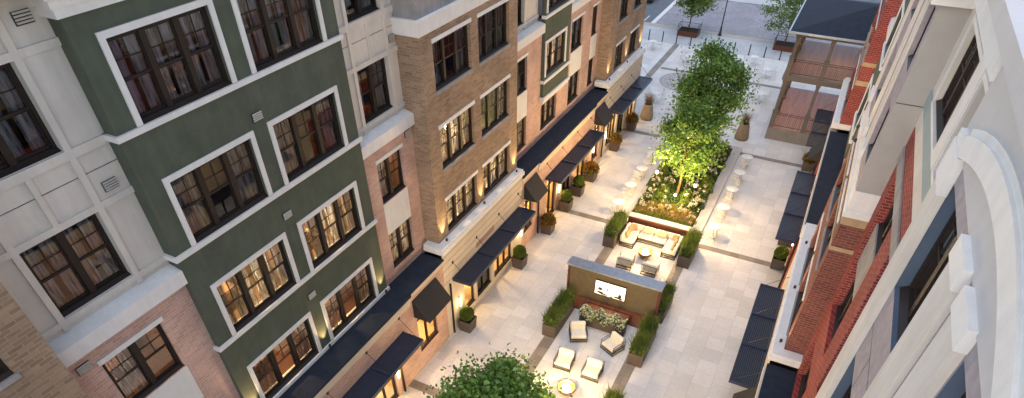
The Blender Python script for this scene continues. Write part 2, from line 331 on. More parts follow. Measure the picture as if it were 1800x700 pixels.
# ------------------------------------------------------------------ building helpers
class Side:
    """s=-1: left facade (faces +X); s=+1: right facade (faces -X). dx(x,d) = x moved d metres INTO the building"""
    def __init__(s, sg): s.s = sg
    def into(s, x, d): return x+s.s*d
def wall(mb, sd, x, y0, y1, z0, z1, holes=(), depth=.2, mat=0, rmat=None):
    rmat = mat if rmat is None else rmat
    ys = sorted(set([y0, y1]+[min(max(v, y0), y1) for h in holes for v in h[:2]])); zs = sorted(set([z0, z1]+[min(max(v, z0), z1) for h in holes for v in h[2:]]))
    for a, b in zip(ys, ys[1:]):
        for c_, d in zip(zs, zs[1:]):
            if any(h[0] < (a+b)/2 < h[1] and h[2] < (c_+d)/2 < h[3] for h in holes): continue
            q = [(x,a,c_),(x,b,c_),(x,b,d),(x,a,d)]; mb.add(q if sd.s < 0 else q[::-1], [(0,1,2,3)], mat)
    xi = sd.into(x, depth)
    for (a, b, c_, d) in holes:
        for q in ([(x,a,c_),(xi,a,c_),(xi,a,d),(x,a,d)], [(x,b,c_),(x,b,d),(xi,b,d),(xi,b,c_)], [(x,a,d),(xi,a,d),(xi,b,d),(x,b,d)], [(x,a,c_),(x,b,c_),(xi,b,c_),(xi,a,c_)]):
            mb.add(q, [(0,1,2,3)], rmat)
def slab(mb, sd, x, proj, back, y0, y1, z0, z1, mat=0):
    mb.box(sd.into(x, -proj), sd.into(x, back), y0, y1, z0, z1, mat)
WC = {}
def window(bld, sd, x, y0, y1, z0, z1, ns=3, lit=0, shop=False, curtain=True, recess=.12, sill=.07):
    """x = wall face. origin at the opening's lower corner centre"""
    w_, h = y1-y0, z1-z0; key = (round(w_,2), round(h,2), ns, shop, sd.s)
    s = sd.s; vr = random.randint(0, 3); key += (vr,)
    if key not in WC:
        fr = MB(); g = MB(); X = lambda d: s*d
        f = .075
        fr.box(X(0), X(.10), -w_/2, w_/2, h-f, h); fr.box(X(0), X(.12), -w_/2, w_/2, 0, f)
        fr.box(X(0), X(.10), -w_/2, -w_/2+f, f, h-f); fr.box(X(0), X(.10), w_/2-f, w_/2, f, h-f)
        fr.add([(X(-.10), -w_/2, 0), (X(-.10), w_/2, 0), (X(0), w_/2, .06), (X(0), -w_/2, .06), (X(0), -w_/2, 0), (X(0), w_/2, 0)], [(0,1,2,3), (0,3,4), (1,5,2)])
        mw = .15 if not shop else .06; iw = (w_-2*f-(ns-1)*mw)/ns
        for i in range(ns):
            a = -w_/2+f+i*(iw+mw); b = a+iw
            if i < ns-1: fr.box(X(-.012), X(.10), b, b+mw, f, h-f)
            if shop:
                if h > 2: fr.box(X(.01), X(.07), a, b, h*.78, h*.78+.05)
            else:
                zm = f+(h-2*f)*.5; r = .04
                fr.box(X(.02), X(.06), a, a+r, zm, h-f); fr.box(X(.02), X(.06), b-r, b, zm, h-f); fr.box(X(.02), X(.06), a+r, b-r, h-f-r, h-f); fr.box(X(.02), X(.065), a+r, b-r, zm, zm+r)
                ym = (a+b)/2; zz = (zm+r+h-f-r)/2
                fr.box(X(.03), X(.05), ym-.011, ym+.011, zm+r, h-f-r); fr.box(X(.031), X(.049), a+r, b-r, zz-.011, zz+.011)
                fr.box(X(.06), X(.10), a, a+r, f, zm); fr.box(X(.06), X(.10), b-r, b, f, zm); fr.box(X(.06), X(.10), a+r, b-r, f, f+.06); fr.box(X(.06), X(.10), a+r, b-r, zm-r, zm)
            q = [(X(.045), a, h/2 if not shop else f), (X(.045), b, h/2 if not shop else f), (X(.045), b, h-f), (X(.045), a, h-f)]
            g.add(q, [(0,1,2,3)])
            if not shop: g.add([(X(.08), a, f), (X(.08), b, f), (X(.08), b, h/2), (X(.08), a, h/2)], [(0,1,2,3)])
        cu = MB()
        for i in range(ns):
            a = -w_/2+f+i*(iw+mw); b = a+iw
            for (p, q_) in [((a-.04, a+iw*.40), (b-iw*.40, b+.04)), ([(a-.04, b+.02)] if i != 1 else []), ([(a-.04, b+.02)] if i == 0 else [(b-iw*.45, b+.03)]), ([(a-.04, a+iw*.55)] if i == 0 else ([(b-iw*.6, b+.03)] if i == ns-1 else []))][vr]:
                k = 20; vs = []
                for j in range(k+1):
                    yy = p+(q_-p)*j/k; dd = .19+.045*sin(j*2.1)+.015*sin(j*5.3)
                    vs += [(X(dd), yy, .02), (X(dd), yy, h-.02)]
                cu.add(vs, [(2*j, 2*j+2, 2*j+3, 2*j+1) for j in range(k)], 0, True)
        rm = MB(); d0, d1 = .101, (2.4 if not shop else 3.0); A, B, Z0, Z1 = -w_/2-.27, w_/2+.27, -.35, h+.25
        if shop: Z0 = -.1
        P = lambda d, y, z: (X(d), y, z)
        rm.add([P(d1,A,Z0),P(d1,B,Z0),P(d1,B,Z1),P(d1,A,Z1),P(d0,A,Z0),P(d0,B,Z0),P(d0,B,Z1),P(d0,A,Z1)], [(0,1,2,3),(0,3,7,4),(1,5,6,2),(3,2,6,7),(0,4,5,1)])
        rm.add([P(d0,A,Z0),P(d0,B,Z0),P(d0,B,0),P(d0,A,0),P(d0,A,h),P(d0,B,h),P(d0,B,Z1),P(d0,A,Z1),P(d0,-w_/2,0),P(d0,-w_/2,h),P(d0,w_/2,0),P(d0,w_/2,h)], [(0,1,2,3),(4,5,6,7),(3,8,9,4),(10,2,5,11)])
        # a few pieces of furniture so the room is not empty
        if shop:
            rm.box(X(.7), X(1.3), A+.2, 0, Z0, .8); rm.box(X(1.7), X(2.5), .2, B-.2, Z0, 1.0)
        else:
            rm.box(X(1.1), X(2.0), -w_/2+.1, .1, Z0, .35); rm.box(X(1.9), X(2.35), .3, w_/2, Z0, .9)
        WC[key] = (fr.mesh('window', [BRONZE]), g.mesh('glass', [GLASS]), cu.mesh('curtain', [CURT]), rm.mesh('room_interior', [SHOPW if shop else ROOMS[vr]]))
    fr, g, cu, rm = WC[key]
    off = W0[bld.name]; o = link('window', fr, bld, (sd.into(x, recess)-off[0], (y0+y1)/2-off[1], z0-off[2])); W0[o.name] = (sd.into(x, recess), (y0+y1)/2, z0)
    link('glass', g, o)
    if curtain and not shop: link('curtain', cu, o)
    link('room_interior', rm, o)
    if lit:
        ly = (random.random()-.5)*w_*.4; lx = s*(.8+random.random()*.5); lz = h*.72
        if not shop:
            p = MB(); p.ball((lx, ly, lz), .055, 0, 8); p.tube((lx, ly, lz), (lx, ly, h+.2), .006, n=5, mat=1)
            if lit > 1: p.ball((lx+s*.3, ly+.5, lz-.05), .05, 0, 8); p.tube((lx+s*.3, ly+.5, lz), (lx+s*.3, ly+.5, h+.2), .006, n=5, mat=1)
            local('pendant_lamp', p, [BULB, BLACK], o)
        wl = W0[o.name]
        lamp('POINT', 'room_lamp', (wl[0]+lx, wl[1]+ly, wl[2]+lz-.12), 26*lit if not shop else 70, WARM, .12)
    return o
def lintel(mb, sd, x, y0, y1, z, h=.14, proj=.035): slab(mb, sd, x, proj, .1, y0-.06, y1+.06, z, z+h)
def vent(bld, sd, x, y0, z0, w_=.34, h=.23):
    mb = MB(); slab(mb, sd, x, .03, 0, y0, y0+w_, z0, z0+h, 1)
    for i in range(4):
        z = z0+.015+i*h/4.2; slab(mb, sd, x, .055, -.031, y0+.01, y0+w_-.01, z+.012, z+h/4.2-.008, 0)
    return part('vent', mb, [LOUV, BLACK], bld)
def awning(bld, sd, x, ys, z=3.05, depth=1.0):
    fr = MB(); X = lambda d: x-sd.s*d
    y0, y1 = ys[0], ys[-1]
    fr.box(X(0), X(depth), y0, y0+.06, z-.10, z+.06); fr.box(X(0), X(depth), y1-.06, y1, z-.10, z+.06)
    fr.box(X(depth-.05), X(depth), y0+.06, y1-.06, z-.12, z+.06); fr.box(X(0), X(.05), y0+.06, y1-.06, z-.10, z+.05)
    for y in ys[1:-1]: fr.box(X(.05), X(depth-.05), y-.045, y+.045, z-.08, z+.10)
    a = part('awning', fr, AWN, bld)
    for p, q in zip(ys, ys[1:]):
        sl = MB(); n = 12
        for i in range(n):
            d = .06+(depth-.12)*i/n; sl.box(X(d), X(d+.036), p+.06, q-.06, z-.034, z+.035)
        sl.box(X(.055), X(depth-.055), p+.06, q-.06, z-.05, z-.035, 1); part('slat_panel', sl, [SLAT, BLACK], a)
    for y in ys:
        y_ = min(max(y, y0+.12), y1-.12); r = MB(); r.tube((X(.01), y_, z+.88), (X(depth*.86), y_, z+.05), .011, n=6); r.box(X(0), X(.03), y_-.045, y_+.045, z+.82, z+.94)
        part('support_rod', r, BLACK, a)
    return a
def shed(bld, sd, x, y0, y1, zt=4.1, zb=3.2, depth=.75):
    mb = MB(); X = lambda d: x-sd.s*d
    v = [(X(.005),y0,zt),(X(.005),y1,zt),(X(depth),y1,zb),(X(depth),y0,zb),(X(.005),y0,zb),(X(.005),y1,zb),(X(depth),y1,zb-.08),(X(depth),y0,zb-.08)]
    mb.add(v, [(0,3,2,1),(0,4,3),(1,2,5),(3,7,6,2)]); mb.add(v, [(4,5,2,3)]); return part('canopy', mb, CANVAS, bld)
def uplight(bld, sd, x, y, z, e=60, tilt=.10, spot=58):
    mb = MB(); xx = sd.into(x, -.17); mb.lathe([(.0001,0),(.05,0),(.05,.10),(.03,.10),(.03,.08),(.0001,.08)], (xx, y, z), 10); o = part('uplight', mb, BLACK, bld)
    lamp('SPOT', 'uplight_lamp', (xx, y, z+.12), e, WARM, .03, (sd.s*tilt, 0, 1), radians(spot), .8)

# ------------------------------------------------------------------ LEFT building
L = Side(-1)
BL = thing('apartment_building', 'long apartment building on the left with green stucco bays and brown brick blocks', 'building', (-12.1, 20, 0))
XP, XB, XK, XC, X0 = -12.4, -12.95, -13.12, -13.35, -12.1   # pier, bay, pink, cream, podium planes
PZ = [(5.2, 6.78), (8.18, 9.9), (11.3, 13.0)]             # window rows of the brick blocks
def pier_block(bld, sd, x, y0, y1, wins, mat, topmat, trim, up_z=17.2, lit=()):
    rows = PZ+[(14.5, 16.2)]
    holes = [(a, b, z0, z1) for (a, b) in wins for (z0, z1) in rows]
    mb = MB(); lo = [h for h in holes if h[2] < 13.4]; hi = [h for h in holes if h[2] > 13.4]
    back = sd.into(x, 1.05)
    wall(mb, sd, x, y0, y1, 4.9, 13.4, lo)
    for y, fl in ((y0, 0), (y1, 1)):
        q = [(x,y,4.9),(back,y,4.9),(back,y,13.4),(x,y,13.4)]; mb.add(q, [(0,1,2,3)])
    part('brick_wall', mb, mat, bld)
    mb = MB(); wall(mb, sd, x, y0, y1, 13.88, up_z, hi)
    for y in (y0, y1): mb.add([(x,y,13.88),(back,y,13.88),(back,y,up_z),(x,y,up_z)], [(0,1,2,3)])
    part('upper_wall', mb, topmat, bld)
    mb = MB(); slab(mb, sd, x, .10, 1.05, y0-.10, y1+.10, 13.44, 13.86); slab(mb, sd, x, .06, 1.05, y0-.06, y1+.06, 13.40, 13.44); slab(mb, sd, x, .14, 1.05, y0-.14, y1+.14, 13.86, 13.93)
    part('cornice_band', mb, trim, bld)
    for i, (a, b, z0, z1) in enumerate(holes):
        window(bld, sd, x, a, b, z0, z1, 3, lit.get(i, 0) if lit else 0, recess=.14)
    for (a, b) in wins:
        for (z0, z1) in rows:
            mb = MB(); lintel(mb, sd, x, a, b, z1+.003); part('lintel', mb, trim, bld)
            if z0 > 6: mb = MB(); slab(mb, sd, x, .05, .12, a-.03, b+.03, z0-.1, z0-.003); part('window_sill', mb, GREY, bld)
    return holes
def band(mb, sd, x, y0, y1, z0, z1, xb):
    """projecting band with a sloped top ledge running back to plane xb"""
    xf = sd.into(x, 0); v = [(xf,y0,z0),(xf,y1,z0),(xf,y1,z1),(xf,y0,z1),(xb,y0,z1+.10),(xb,y1,z1+.10),(xb,y0,z0),(xb,y1,z0)]
    mb.add(v, [(0,1,2,3),(3,2,5,4),(0,6,7,1),(0,3,4,6),(1,7,5,2)])
def recess_block(bld, sd, y0, y1, win, pinkwin, xk, xc, xb, lowmat=PINK, highmat=CREAM, lits=(0,0,0,0), extra=None, ns=2, top=17.2, vents=()):
    rows_hi = [(11.12, 12.88), (14.3, 16.06)]; wins_hi = [win]+([extra] if extra else []); wins_lo = [pinkwin]+([extra] if extra else [])
    mb = MB(); holes = []
    for wv in wins_lo: holes += [(wv[0], wv[1], 8.08, 9.72), (wv[0], wv[1], 5.08, 6.72)]
    wall(mb, sd, xk, y0, y1, 4.5, 10.32, holes); part('brick_wall', mb, lowmat, bld)
    hh = [(wv[0], wv[1], a, b) for wv in wins_hi for a, b in rows_hi]
    mb = MB(); wall(mb, sd, xc, y0, y1, 10.32, top, hh)
    for wv in wins_hi:   # raised battens
        for yy in (wv[0]-.15, wv[1]+.001): 
            slab(mb, sd, xc, .055, .01, yy, yy+.149, 10.85, top)
        for zz in ((12.89, 13.04), (14.10, 14.29), (10.96, 11.11), (16.07, 16.22)):
            slab(mb, sd, xc, .053, .01, wv[0]-.001, wv[1]+.001, *zz)
            slab(mb, sd, xc, .053, .01, y0, wv[0]-.151, *zz); slab(mb, sd, xc, .053, .01, wv[1]+.151, y1, *zz)
        ym = (wv[0]+wv[1])/2; slab(mb, sd, xc, .055, .01, ym-.06, ym+.06, 13.041, 14.099)
    part('panelled_wall', mb, highmat, bld)
    mb = MB(); slab(mb, sd, xc, .004, .001, y0, y1, 13.685, 13.70); part('panel_joint', mb, BLACK, bld)
    mb = MB(); band(mb, sd, xb, y0, y1, 10.32, 10.72, xc); part('trim_band', mb, WHITE, bld)
    k = 0
    for (a, b, c_, d) in holes+hh:
        window(bld, sd, xk if d < 10 else xc, a, b, c_, d, ns, lits[k % len(lits)]); k += 1
    for wv in wins_lo:
        mb = MB(); lintel(mb, sd, xk, wv[0], wv[1], 9.723); part('lintel', mb, WHITE, bld)
        mb = MB(); slab(mb, sd, xk, .015, .05, wv[0]-.02, wv[1]+.02, 6.74, 8.06); part('spandrel_panel', mb, WHITE, bld)
        mb = MB(); slab(mb, sd, xk, .05, .12, wv[0]-.03, wv[1]+.03, 4.98, 5.077); part('window_sill', mb, lowmat, bld)
    for (x_, yv, zv) in vents: vent(bld, sd, x_, yv, zv)
def bay_block(bld, sd, x, xr, y0, y1, wins, rows, z0, z1, trims, mat, lits, ns=3, ventyz=()):
    holes = [(a, b, c_, d) for (a, b) in wins for (c_, d) in rows]
    mb = MB(); wall(mb, sd, x, y0, y1, z0, z1, holes, .16)
    for y in (y0, y1): mb.add([(x,y,z0),(xr,y,z0),(xr,y,z1),(x,y,z1)], [(0,1,2,3)])
    mb.add([(x,y0,z0),(xr,y0,z0),(xr,y1,z0),(x,y1,z0)], [(0,1,2,3)]); part('bay_wall', mb, mat, bld)
    for (a, b) in trims:
        mb = MB(); slab(mb, sd, x, .07, abs(xr-x), y0-.07, y1+.07, a, b); part('trim_band', mb, WHITE, bld)
    for i, (a, b, c_, d) in enumerate(holes):
        mb = MB(); t = .14; p = .045
        slab(mb, sd, x, p, .05, a-t, a-.001, c_-.001, d+t); slab(mb, sd, x, p, .05, b+.001, b+t, c_-.001, d+t); slab(mb, sd, x, p-.002, .05, a-.001, b+.001, d+.001, d+t-.001)
        part('window_surround', mb, WHITE, bld)
        window(bld, sd, x, a, b, c_, d, ns, lits.get(i, 0), recess=.09)
    for (yv, zv) in ventyz: vent(bld, sd, x, yv, zv)

rb = [(4.82, 6.52), (7.98, 9.71), (11.15, 12.89), (14.30, 16.06)]
pier_block(BL, L, XP, -5, 3.46, [(.05, 2.7), (-3.2, -.55)], BROWN, GREY, WHITE)
recess_block(BL, L, 3.46, 7.0, (4.27, 6.05), (4.28, 6.0), XK, XC, XB, lits=(1,1,0,0), vents=[(XC, 6.42, 13.16), (XC, 6.42, 16.55), (XK, 3.77, 9.82)])
bay_block(BL, L, XB, XC, 7.0, 14.45, [(7.65, 10.27), (11.08, 13.72)], rb, 4.62, 16.6, [(4.66, 4.80), (7.84, 7.97), (11.0, 11.14), (14.16, 14.29)], GREEN,
          {0: 2, 1: 2, 4: 2, 5: 2}, ventyz=[(10.52, 13.18), (10.52, 10.17), (10.52, 7.05)])
mb = MB()
for a, b, p in ((16.6, 16.78, .10), (16.78, 16.95, .16), (16.95, 17.15, .26)): slab(mb, L, XB, p, .4, 7.0-p, 14.45+p, a, b)
part('cornice', mb, WHITE, BL)
recess_block(BL, L, 14.45, 17.6, (15.3, 17.0), (15.28, 16.82), XK, XC, XB, lits=(1,1,0,0), vents=[(XC, 17.2, 13.2), (XK, 17.1, 9.95)])
pier_block(BL, L, XP, 17.6, 25.1, [(18.4, 21.05), (21.65, 24.3)], BROWN, GREY, WHITE, lit={0: 2, 1: 2, 4: 2, 5: 2})
recess_block(BL, L, 25.1, 29.35, (26.05, 27.66), (26.05, 27.66), XK, XC, XB, lits=(0,1,0,0))
bay_block(BL, L, XB, XC, 29.35, 32.75, [(29.55, 32.05)], [(8.1, 9.73), (11.17, 12.85), (14.3, 16.0)], 7.05, 16.6, [(7.78, 7.93), (10.93, 11.07), (14.1, 14.25)], GREEN, {0: 2, 1: 1})
mb = MB(); slab(mb, L, XB, .10, .4, 29.25, 32.85, 6.9, 7.05); slab(mb, L, XB, .02, .4, 29.33, 32.77, 6.72, 6.9); part('bay_moulding', mb, WHITE, BL)
mb = MB(); wall(mb, L, XK, 29.35, 32.75, 4.5, 6.72, [(29.5, 31.65, 5.08, 6.5)]); part('brick_wall', mb, PINK, BL); window(BL, L, XK, 29.5, 31.65, 5.08, 6.5, 3, 1)
recess_block(BL, L, 32.75, 38.1, (33.4, 35.15), (33.4, 35.15), XK, XC, XB, lits=(0,0,1,0), extra=(36.6, 37.6))
pier_block(BL, L, XP, 38.1, 45.42, [(39.6, 41.4), (42.5, 44.3)], BROWN, GREY, WHITE, lit={0: 1})
# body and roof behind the facade
mb = MB(); mb.box(-26, -16.2, -5, 45.42, 0, 17.2); mb.add([(-26,-5,17.21),(-12.4,-5,17.21),(-12.4,45.42,17.21),(-26,45.42,17.21)], [(0,1,2,3)])
mb.add([(-16.2,45.42,0),(-12.4,45.42,0),(-12.4,45.42,17.2),(-16.2,45.42,17.2)], [(0,1,2,3)]); part('building_body', mb, BROWN, BL)
# podium (ground floor)
def shopfront(bld, sd, x, ya, yb, mat, zt, openings, doors=(), lit=True):
    holes = [(a, b, z0, z1) for a, b, z0, z1 in openings]
    mb = MB(); wall(mb, sd, x, ya, yb, 0, zt, holes, .25); part('podium_wall', mb, mat, bld)
    for i, (a, b, z0, z1) in enumerate(openings):
        n = max(1, int(round((b-a)/.75))); window(bld, sd, x, a, b, z0, z1, n, 1 if lit and i % 2 == 0 else 0, shop=True)
shopfront(BL, L, X0, 2, 14.62, PINK, 4.05, [(2.2, 4.6, .35, 2.75), (5.0, 6.6, .02, 2.75), (7.3, 9.1, .35, 2.75), (9.5, 11.2, .02, 2.75), (11.55, 13.0, .02, 2.75)])
shopfront(BL, L, X0, 14.62, 17.25, PINK, 4.55, [(14.95, 16.45, .95, 3.1)])
shopfront(BL, L, X0, 17.25, 25.15, STONE, 4.80, [(18.85, 19.9, .3, 2.7), (20.1, 21.6, .3, 2.7), (21.9, 24.0, .3, 2.7)])
shopfront(BL, L, X0, 25.15, 27.1, PINK, 4.55, [(25.45, 26.6, .95, 3.0)])
shopfront(BL, L, X0, 27.1, 35.5, PINK, 4.05, [(28.45, 29.9, .02, 2.75), (30.8, 32.3, .4, 2.75), (33.1, 34.7, .02, 2.75)])
shopfront(BL, L, X0, 35.5, 37.7, PINK, 4.55, [(35.9, 37.2, .4, 3.0)])
shopfront(BL, L, X0, 37.7, 45.4, STONE, 4.80, [(38.7, 40.6, .3, 2.7), (41.0, 42.6, .02, 2.7), (43.0, 44.8, .3, 2.7)])
for a, b in ((2, 14.62), (27.1, 35.5)): mb = MB(); slab(mb, L, X0, .06, .3, a, b, 4.05, 4.30); slab(mb, L, X0, .12, .3, a, b, 4.30, 4.50); part('podium_coping', mb, STONE, BL)
for a, b in ((14.62, 17.25), (25.15, 27.1), (35.5, 37.7)): mb = MB(); slab(mb, L, X0, .04, .3, a+.001, b-.001, 4.30, 4.55); part('podium_coping', mb, STONE, BL)
for a, b, c_, d in ((2, 17.25, 2, 14.62), (25.15, 37.7, 27.1, 35.5)):
    mb = MB(); mb.box(-13.118, -12.0, a, b, 4.56, 4.62); mb.box(-12.0, -11.93, c_, d, 4.52, 4.63); part('podium_roof', mb, ROOF, BL)
for a, b in ((17.25, 25.15), (37.7, 45.4)): mb = MB(); mb.box(-13.0, -11.98, a-.02, b+.02, 4.80, 4.98); mb.box(-13.0, -12.04, a+.02, b-.02, 4.98, 5.10); part('stone_cap', mb, WHITE, BL)
mb = MB()
for z in np.arange(.35, 4.8, .35):
    for a, b in ((17.26, 25.14), (37.71, 45.39)):
        if z > 2.95: mb.box(-12.1, -12.088, a, b, z, z+.012)
part('stone_joint', mb, TAN, BL)
for p in ([7.1, 9.4, 11.67, 13.95], [17.92, 20.24, 22.5, 24.78], [28.2, 30.5, 32.8, 35.12], [38.42, 40.7, 43.0, 45.3]): awning(BL, L, X0, p)
for a, b in ((14.8, 16.62), (25.4, 26.9), (35.75, 37.4)): shed(BL, L, X0, a, b)
for y in (17.62, 37.8, 13.35, 27.2):
    mb = MB(); mb.tube((-12.03, y, 0), (-12.03, y, 3.0 if y != 13.35 else 2.9), .05, n=8); part('downpipe', mb, BRONZE, BL)
mb = MB(); slab(mb, L, X0, .02, 0, 20.2, 21.95, 3.35, 3.6); part('sign_board', mb, plaster('sign_paint', (.36,.25,.23), .08), BL)
for y in (18.33, 30.2, 13.1, 24.95, 36.0, 38.3):
    mb = MB(); mb.box(-12.0, -12.07, y-.05, y+.05, 1.15, 1.65, 0); mb.box(-12.07, -12.1, y-.06, y+.06, 1.12, 1.68, 1); part('wall_sconce', mb, [SCONCE, BLACK], BL)
    lamp('POINT', 'sconce_lamp', (-11.85, y, 1.4), 5, WARM, .05)
for y in (17.95, 21.35, 24.75, 38.4, 41.95, 45.1): uplight(BL, L, XP, y, 5.1)
for y in (7.25, 10.68, 14.15): uplight(BL, L, XB, y, 4.81, 45)

# ------------------------------------------------------------------ RIGHT building
R_ = Side(1)
BR = thing('apartment_building', 'right hand apartment building with red brick piers and arched white wall nearest the viewer', 'building', (1.6, 20, 0))
XR0, XRP, XRW = 1.6, 1.9, 2.55
# near arched block: y -3 .. 9.44
def near_block():
    x = XRP+.05; y0, y1 = -4, 9.5; top = 17.58; ra, rb2, rt = 3.4, 9.5, 16.38
    mb = MB(); wall(mb, R_, x, y0, y1, 4.6, top, [(ra, rb2, 4.5, rt)], .035); mb.add([(x,y1,4.6),(XRW,y1,4.6),(XRW,y1,top),(x,y1,top)], [(0,1,2,3)]); part('stucco_wall', mb, BLOCKW, BR)
    # recess back wall of mauve stone with windows
    xr = x+.035; rows = [(4.95, 6.5), (8.1, 9.7), (11.25, 12.95), (14.39, 16.1)]; hs = [(a, b, c_, d) for a, b in ((6.4, 8.78), (3.45, 5.2)) for c_, d in rows]
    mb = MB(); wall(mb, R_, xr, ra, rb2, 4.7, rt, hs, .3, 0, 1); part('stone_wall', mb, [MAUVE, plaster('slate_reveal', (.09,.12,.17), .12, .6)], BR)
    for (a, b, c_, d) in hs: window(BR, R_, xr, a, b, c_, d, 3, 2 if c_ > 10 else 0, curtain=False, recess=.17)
    mb = MB()
    for a, b, c_, d in hs:
        if c_ > 5: slab(mb, R_, xr, .003, .001, a-.1, b+.6 if a > 6 else b, c_-.75, c_-.738); slab(mb, R_, xr, .003, .001, (a+b)/2+.3, (a+b)/2+.312, c_-1.4, c_-.752)
    part('stone_joint', mb, BLACK, BR)
    for a, b, p in ((8.76, 9.44, .052), (6.2, 6.87, .05), (5.24, 5.9, .05)):
        mb = MB(); zc_ = 15.9 if a > 8 else 16.15; mb.box(x-p, x+.034, a, b, 4.7, zc_); part('pilaster', mb, CREAM, BR)
        mb = MB(); mb.box(x-p-.035, x+.034, a-.02, b+.02, zc_+.002, 16.419); part('capital', mb, WHITE, BR)
    # arch moulding
    cy, R1 = 6.15, 7.4; zc = 16.40+.50-R1
    for r0, r1, pr, nm in ((R1, R1+.27, .07, 'arch_moulding'), (R1+.27, R1+.36, .03, 'arch_moulding')):
        mb = MB(); n = 28; a0 = math.asin(2.75/R1); vs = []
        for i in range(n+1):
            a = -a0+2*a0*i/n
            for r, xx in ((r0, x-pr), (r1, x-pr), (r1, x+.02), (r0, x+.02)): vs.append((xx, cy+r*sin(a), zc+r*cos(a)))
        fs = []
        for i in range(n):
            for k in range(4): fs.append((4*i+k, 4*i+(k+1) % 4, 4*i+4+(k+1) % 4, 4*i+4+k))
        fs += [(0,1,2,3), (4*n+3, 4*n+2, 4*n+1, 4*n)]; mb.add(vs, fs); part(nm, mb, WHITE, BR)
    mb = MB(); mb.box(x-.075, x+.1, 8.78, 9.42, 16.422, 16.56); part('arch_springer', mb, WHITE, BR)
near_block()
# cornice beam over the recess + parapet
mb = MB(); mb.box(XRP, XRP+1.2, 9.441, 17.58, 17.15, 17.58); part('cornice_beam', mb, WHITE, BR)
mb = MB(); mb.box(XRP-.12, 14, -4, 25.2, 17.581, 17.85); part('parapet', mb, BLOCKW, BR)
mb = MB(); mb.box(XRP+.28, 13.9, -3.9, 25.1, 17.852, 17.88); part('flat_roof', mb, plaster('roof_membrane', (.22,.28,.29), .1, .8), BR)
# recess between (y 9.44 .. 17.6)
mb = MB(); hs = [(14.3, 16.85, 8.05, 12.5), (10.4, 13.1, 8.05, 12.5), (14.3, 16.85, 4.9, 6.7), (10.4, 13.1, 4.9, 6.7)]
wall(mb, R_, XRW, 9.44, 17.6, 4.5, 12.5, hs, .3); wall(mb, R_, XRW, 9.44, 17.6, 12.86, 13.42); part('brick_wall', mb, RED, BR)
mb = MB(); slab(mb, R_, XRW, .04, .1, 9.44, 17.6, 12.501, 12.859); part('stone_lintel_band', mb, GREY, BR)
for a, b in ((14.3, 16.85), (10.4, 13.1)):
    for c_, d in ((4.9, 6.7), (8.05, 9.7), (11.0, 12.5)): window(BR, R_, XRW+.12, a, b, c_, d, 3, 0)
    mb = MB(); slab(mb, R_, XRW+.10, 0, .3, a, b, 9.7, 11.0); part('spandrel_panel', mb, GREY, BR)
mb = MB(); wall(mb, R_, XRW, 9.44, 17.6, 13.42, 17.15, [(13.85, 16.65, 14.4, 16.1), (10.2, 13.0, 14.4, 16.1)], .2)
part('cream_wall', mb, CREAM, BR)
mb = MB(); slab(mb, R_, XRW, .03, .01, 9.6, 17.6, 13.9, 14.3); part('painted_band', mb, plaster('blue_grey_paint', (.30,.36,.36), .08), BR)
for a, b in ((13.85, 16.65), (10.2, 13.0)):
    mb = MB(); slab(mb, R_, XRW, .05, .08, a-.72, a-.003, 14.301, 17.1); slab(mb, R_, XRW, .04, .08, b+.003, b+.10, 14.301, 16.2); slab(mb, R_, XRW, .045, .08, a-.003, b+.003, 14.302, 14.397); slab(mb, R_, XRW, .042, .08, a-.003, b+.003, 16.103, 16.2); part('window_surround', mb, WHITE, BR)
for a, b in ((13.85, 16.65), (10.2, 13.0)): window(BR, R_, XRW, a, b, 14.4, 16.1, 3, 0, curtain=False)
# projecting block y 17.6 .. 25.1
def right_block(y0, y1, xf, lowmat, zb):
    wn = [(y0+.8, y0+3.45), (y0+4.05, y0+6.7)]; rows = [(5.2, 6.78), (8.18, 9.9)]
    if lowmat is RED: rows += [(11.3, 13.0), (14.5, 16.2)]
    ztop = 10.6 if lowmat is DRED else 16.9
    mb = MB(); hs = [(a, b, c_, d) for a, b in wn for c_, d in rows]; wall(mb, R_, xf, y0, y1, 5.12, ztop, hs)
    for y in (y0, y1): mb.add([(xf,y,5.12),(XRW+.3,y,5.12),(XRW+.3,y,ztop),(xf,y,ztop)], [(0,1,2,3)])
    part('brick_wall', mb, lowmat, BR)
    for i, (a, b, c_, d) in enumerate(hs):
        window(BR, R_, xf, a, b, c_, d, 3, 1 if i == 0 else 0)
        mb = MB(); lintel(mb, R_, xf, a, b, d+.003); part('lintel', mb, WHITE, BR)
        mb = MB(); slab(mb, R_, xf, .05, .12, a-.03, b+.03, c_-.1, c_-.003); part('window_sill', mb, GREY, BR)
    for z, zh in zb:
        mb = MB(); mb.box(xf-.02, XRW+.2, y0-.02, y1+.02, z, z+zh); part('stone_band', mb, TAN, BR)
right_block(17.6, 25.1, XRP, DRED, [(9.42, .13), (10.32, .26)])
mb = MB(); mb.box(XRP-.06, XRW+.2, 17.52, 25.16, 10.601, 10.8); mb.box(XRP-.02, XRW+.2, 17.56, 25.14, 10.8, 11.4); part('stone_course', mb, WHITE, BR)
mb = MB(); hs = [(18.05, 19.6, 11.9, 15.9), (22.4, 24.2, 11.9, 15.9)]; wall(mb, R_, XRP, 17.6, 25.1, 11.4, 16.12, hs, .2); mb.add([(XRP,17.6,11.4),(XRW+.3,17.6,11.4),(XRW+.3,17.6,16.12),(XRP,17.6,16.12)], [(0,1,2,3)], 1)
mb.add([(XRP,25.1,11.4),(XRW+.3,25.1,11.4),(XRW+.3,25.1,16.12),(XRP,25.1,16.12)], [(0,1,2,3)], 1); part('upper_wall', mb, [MAUVE, LGREY], BR)
mb = MB(); mb.box(XRP+.004, XRW+.2, 17.594, 17.599, 13.87, 13.885); part('stone_joint', mb, BLACK, BR)
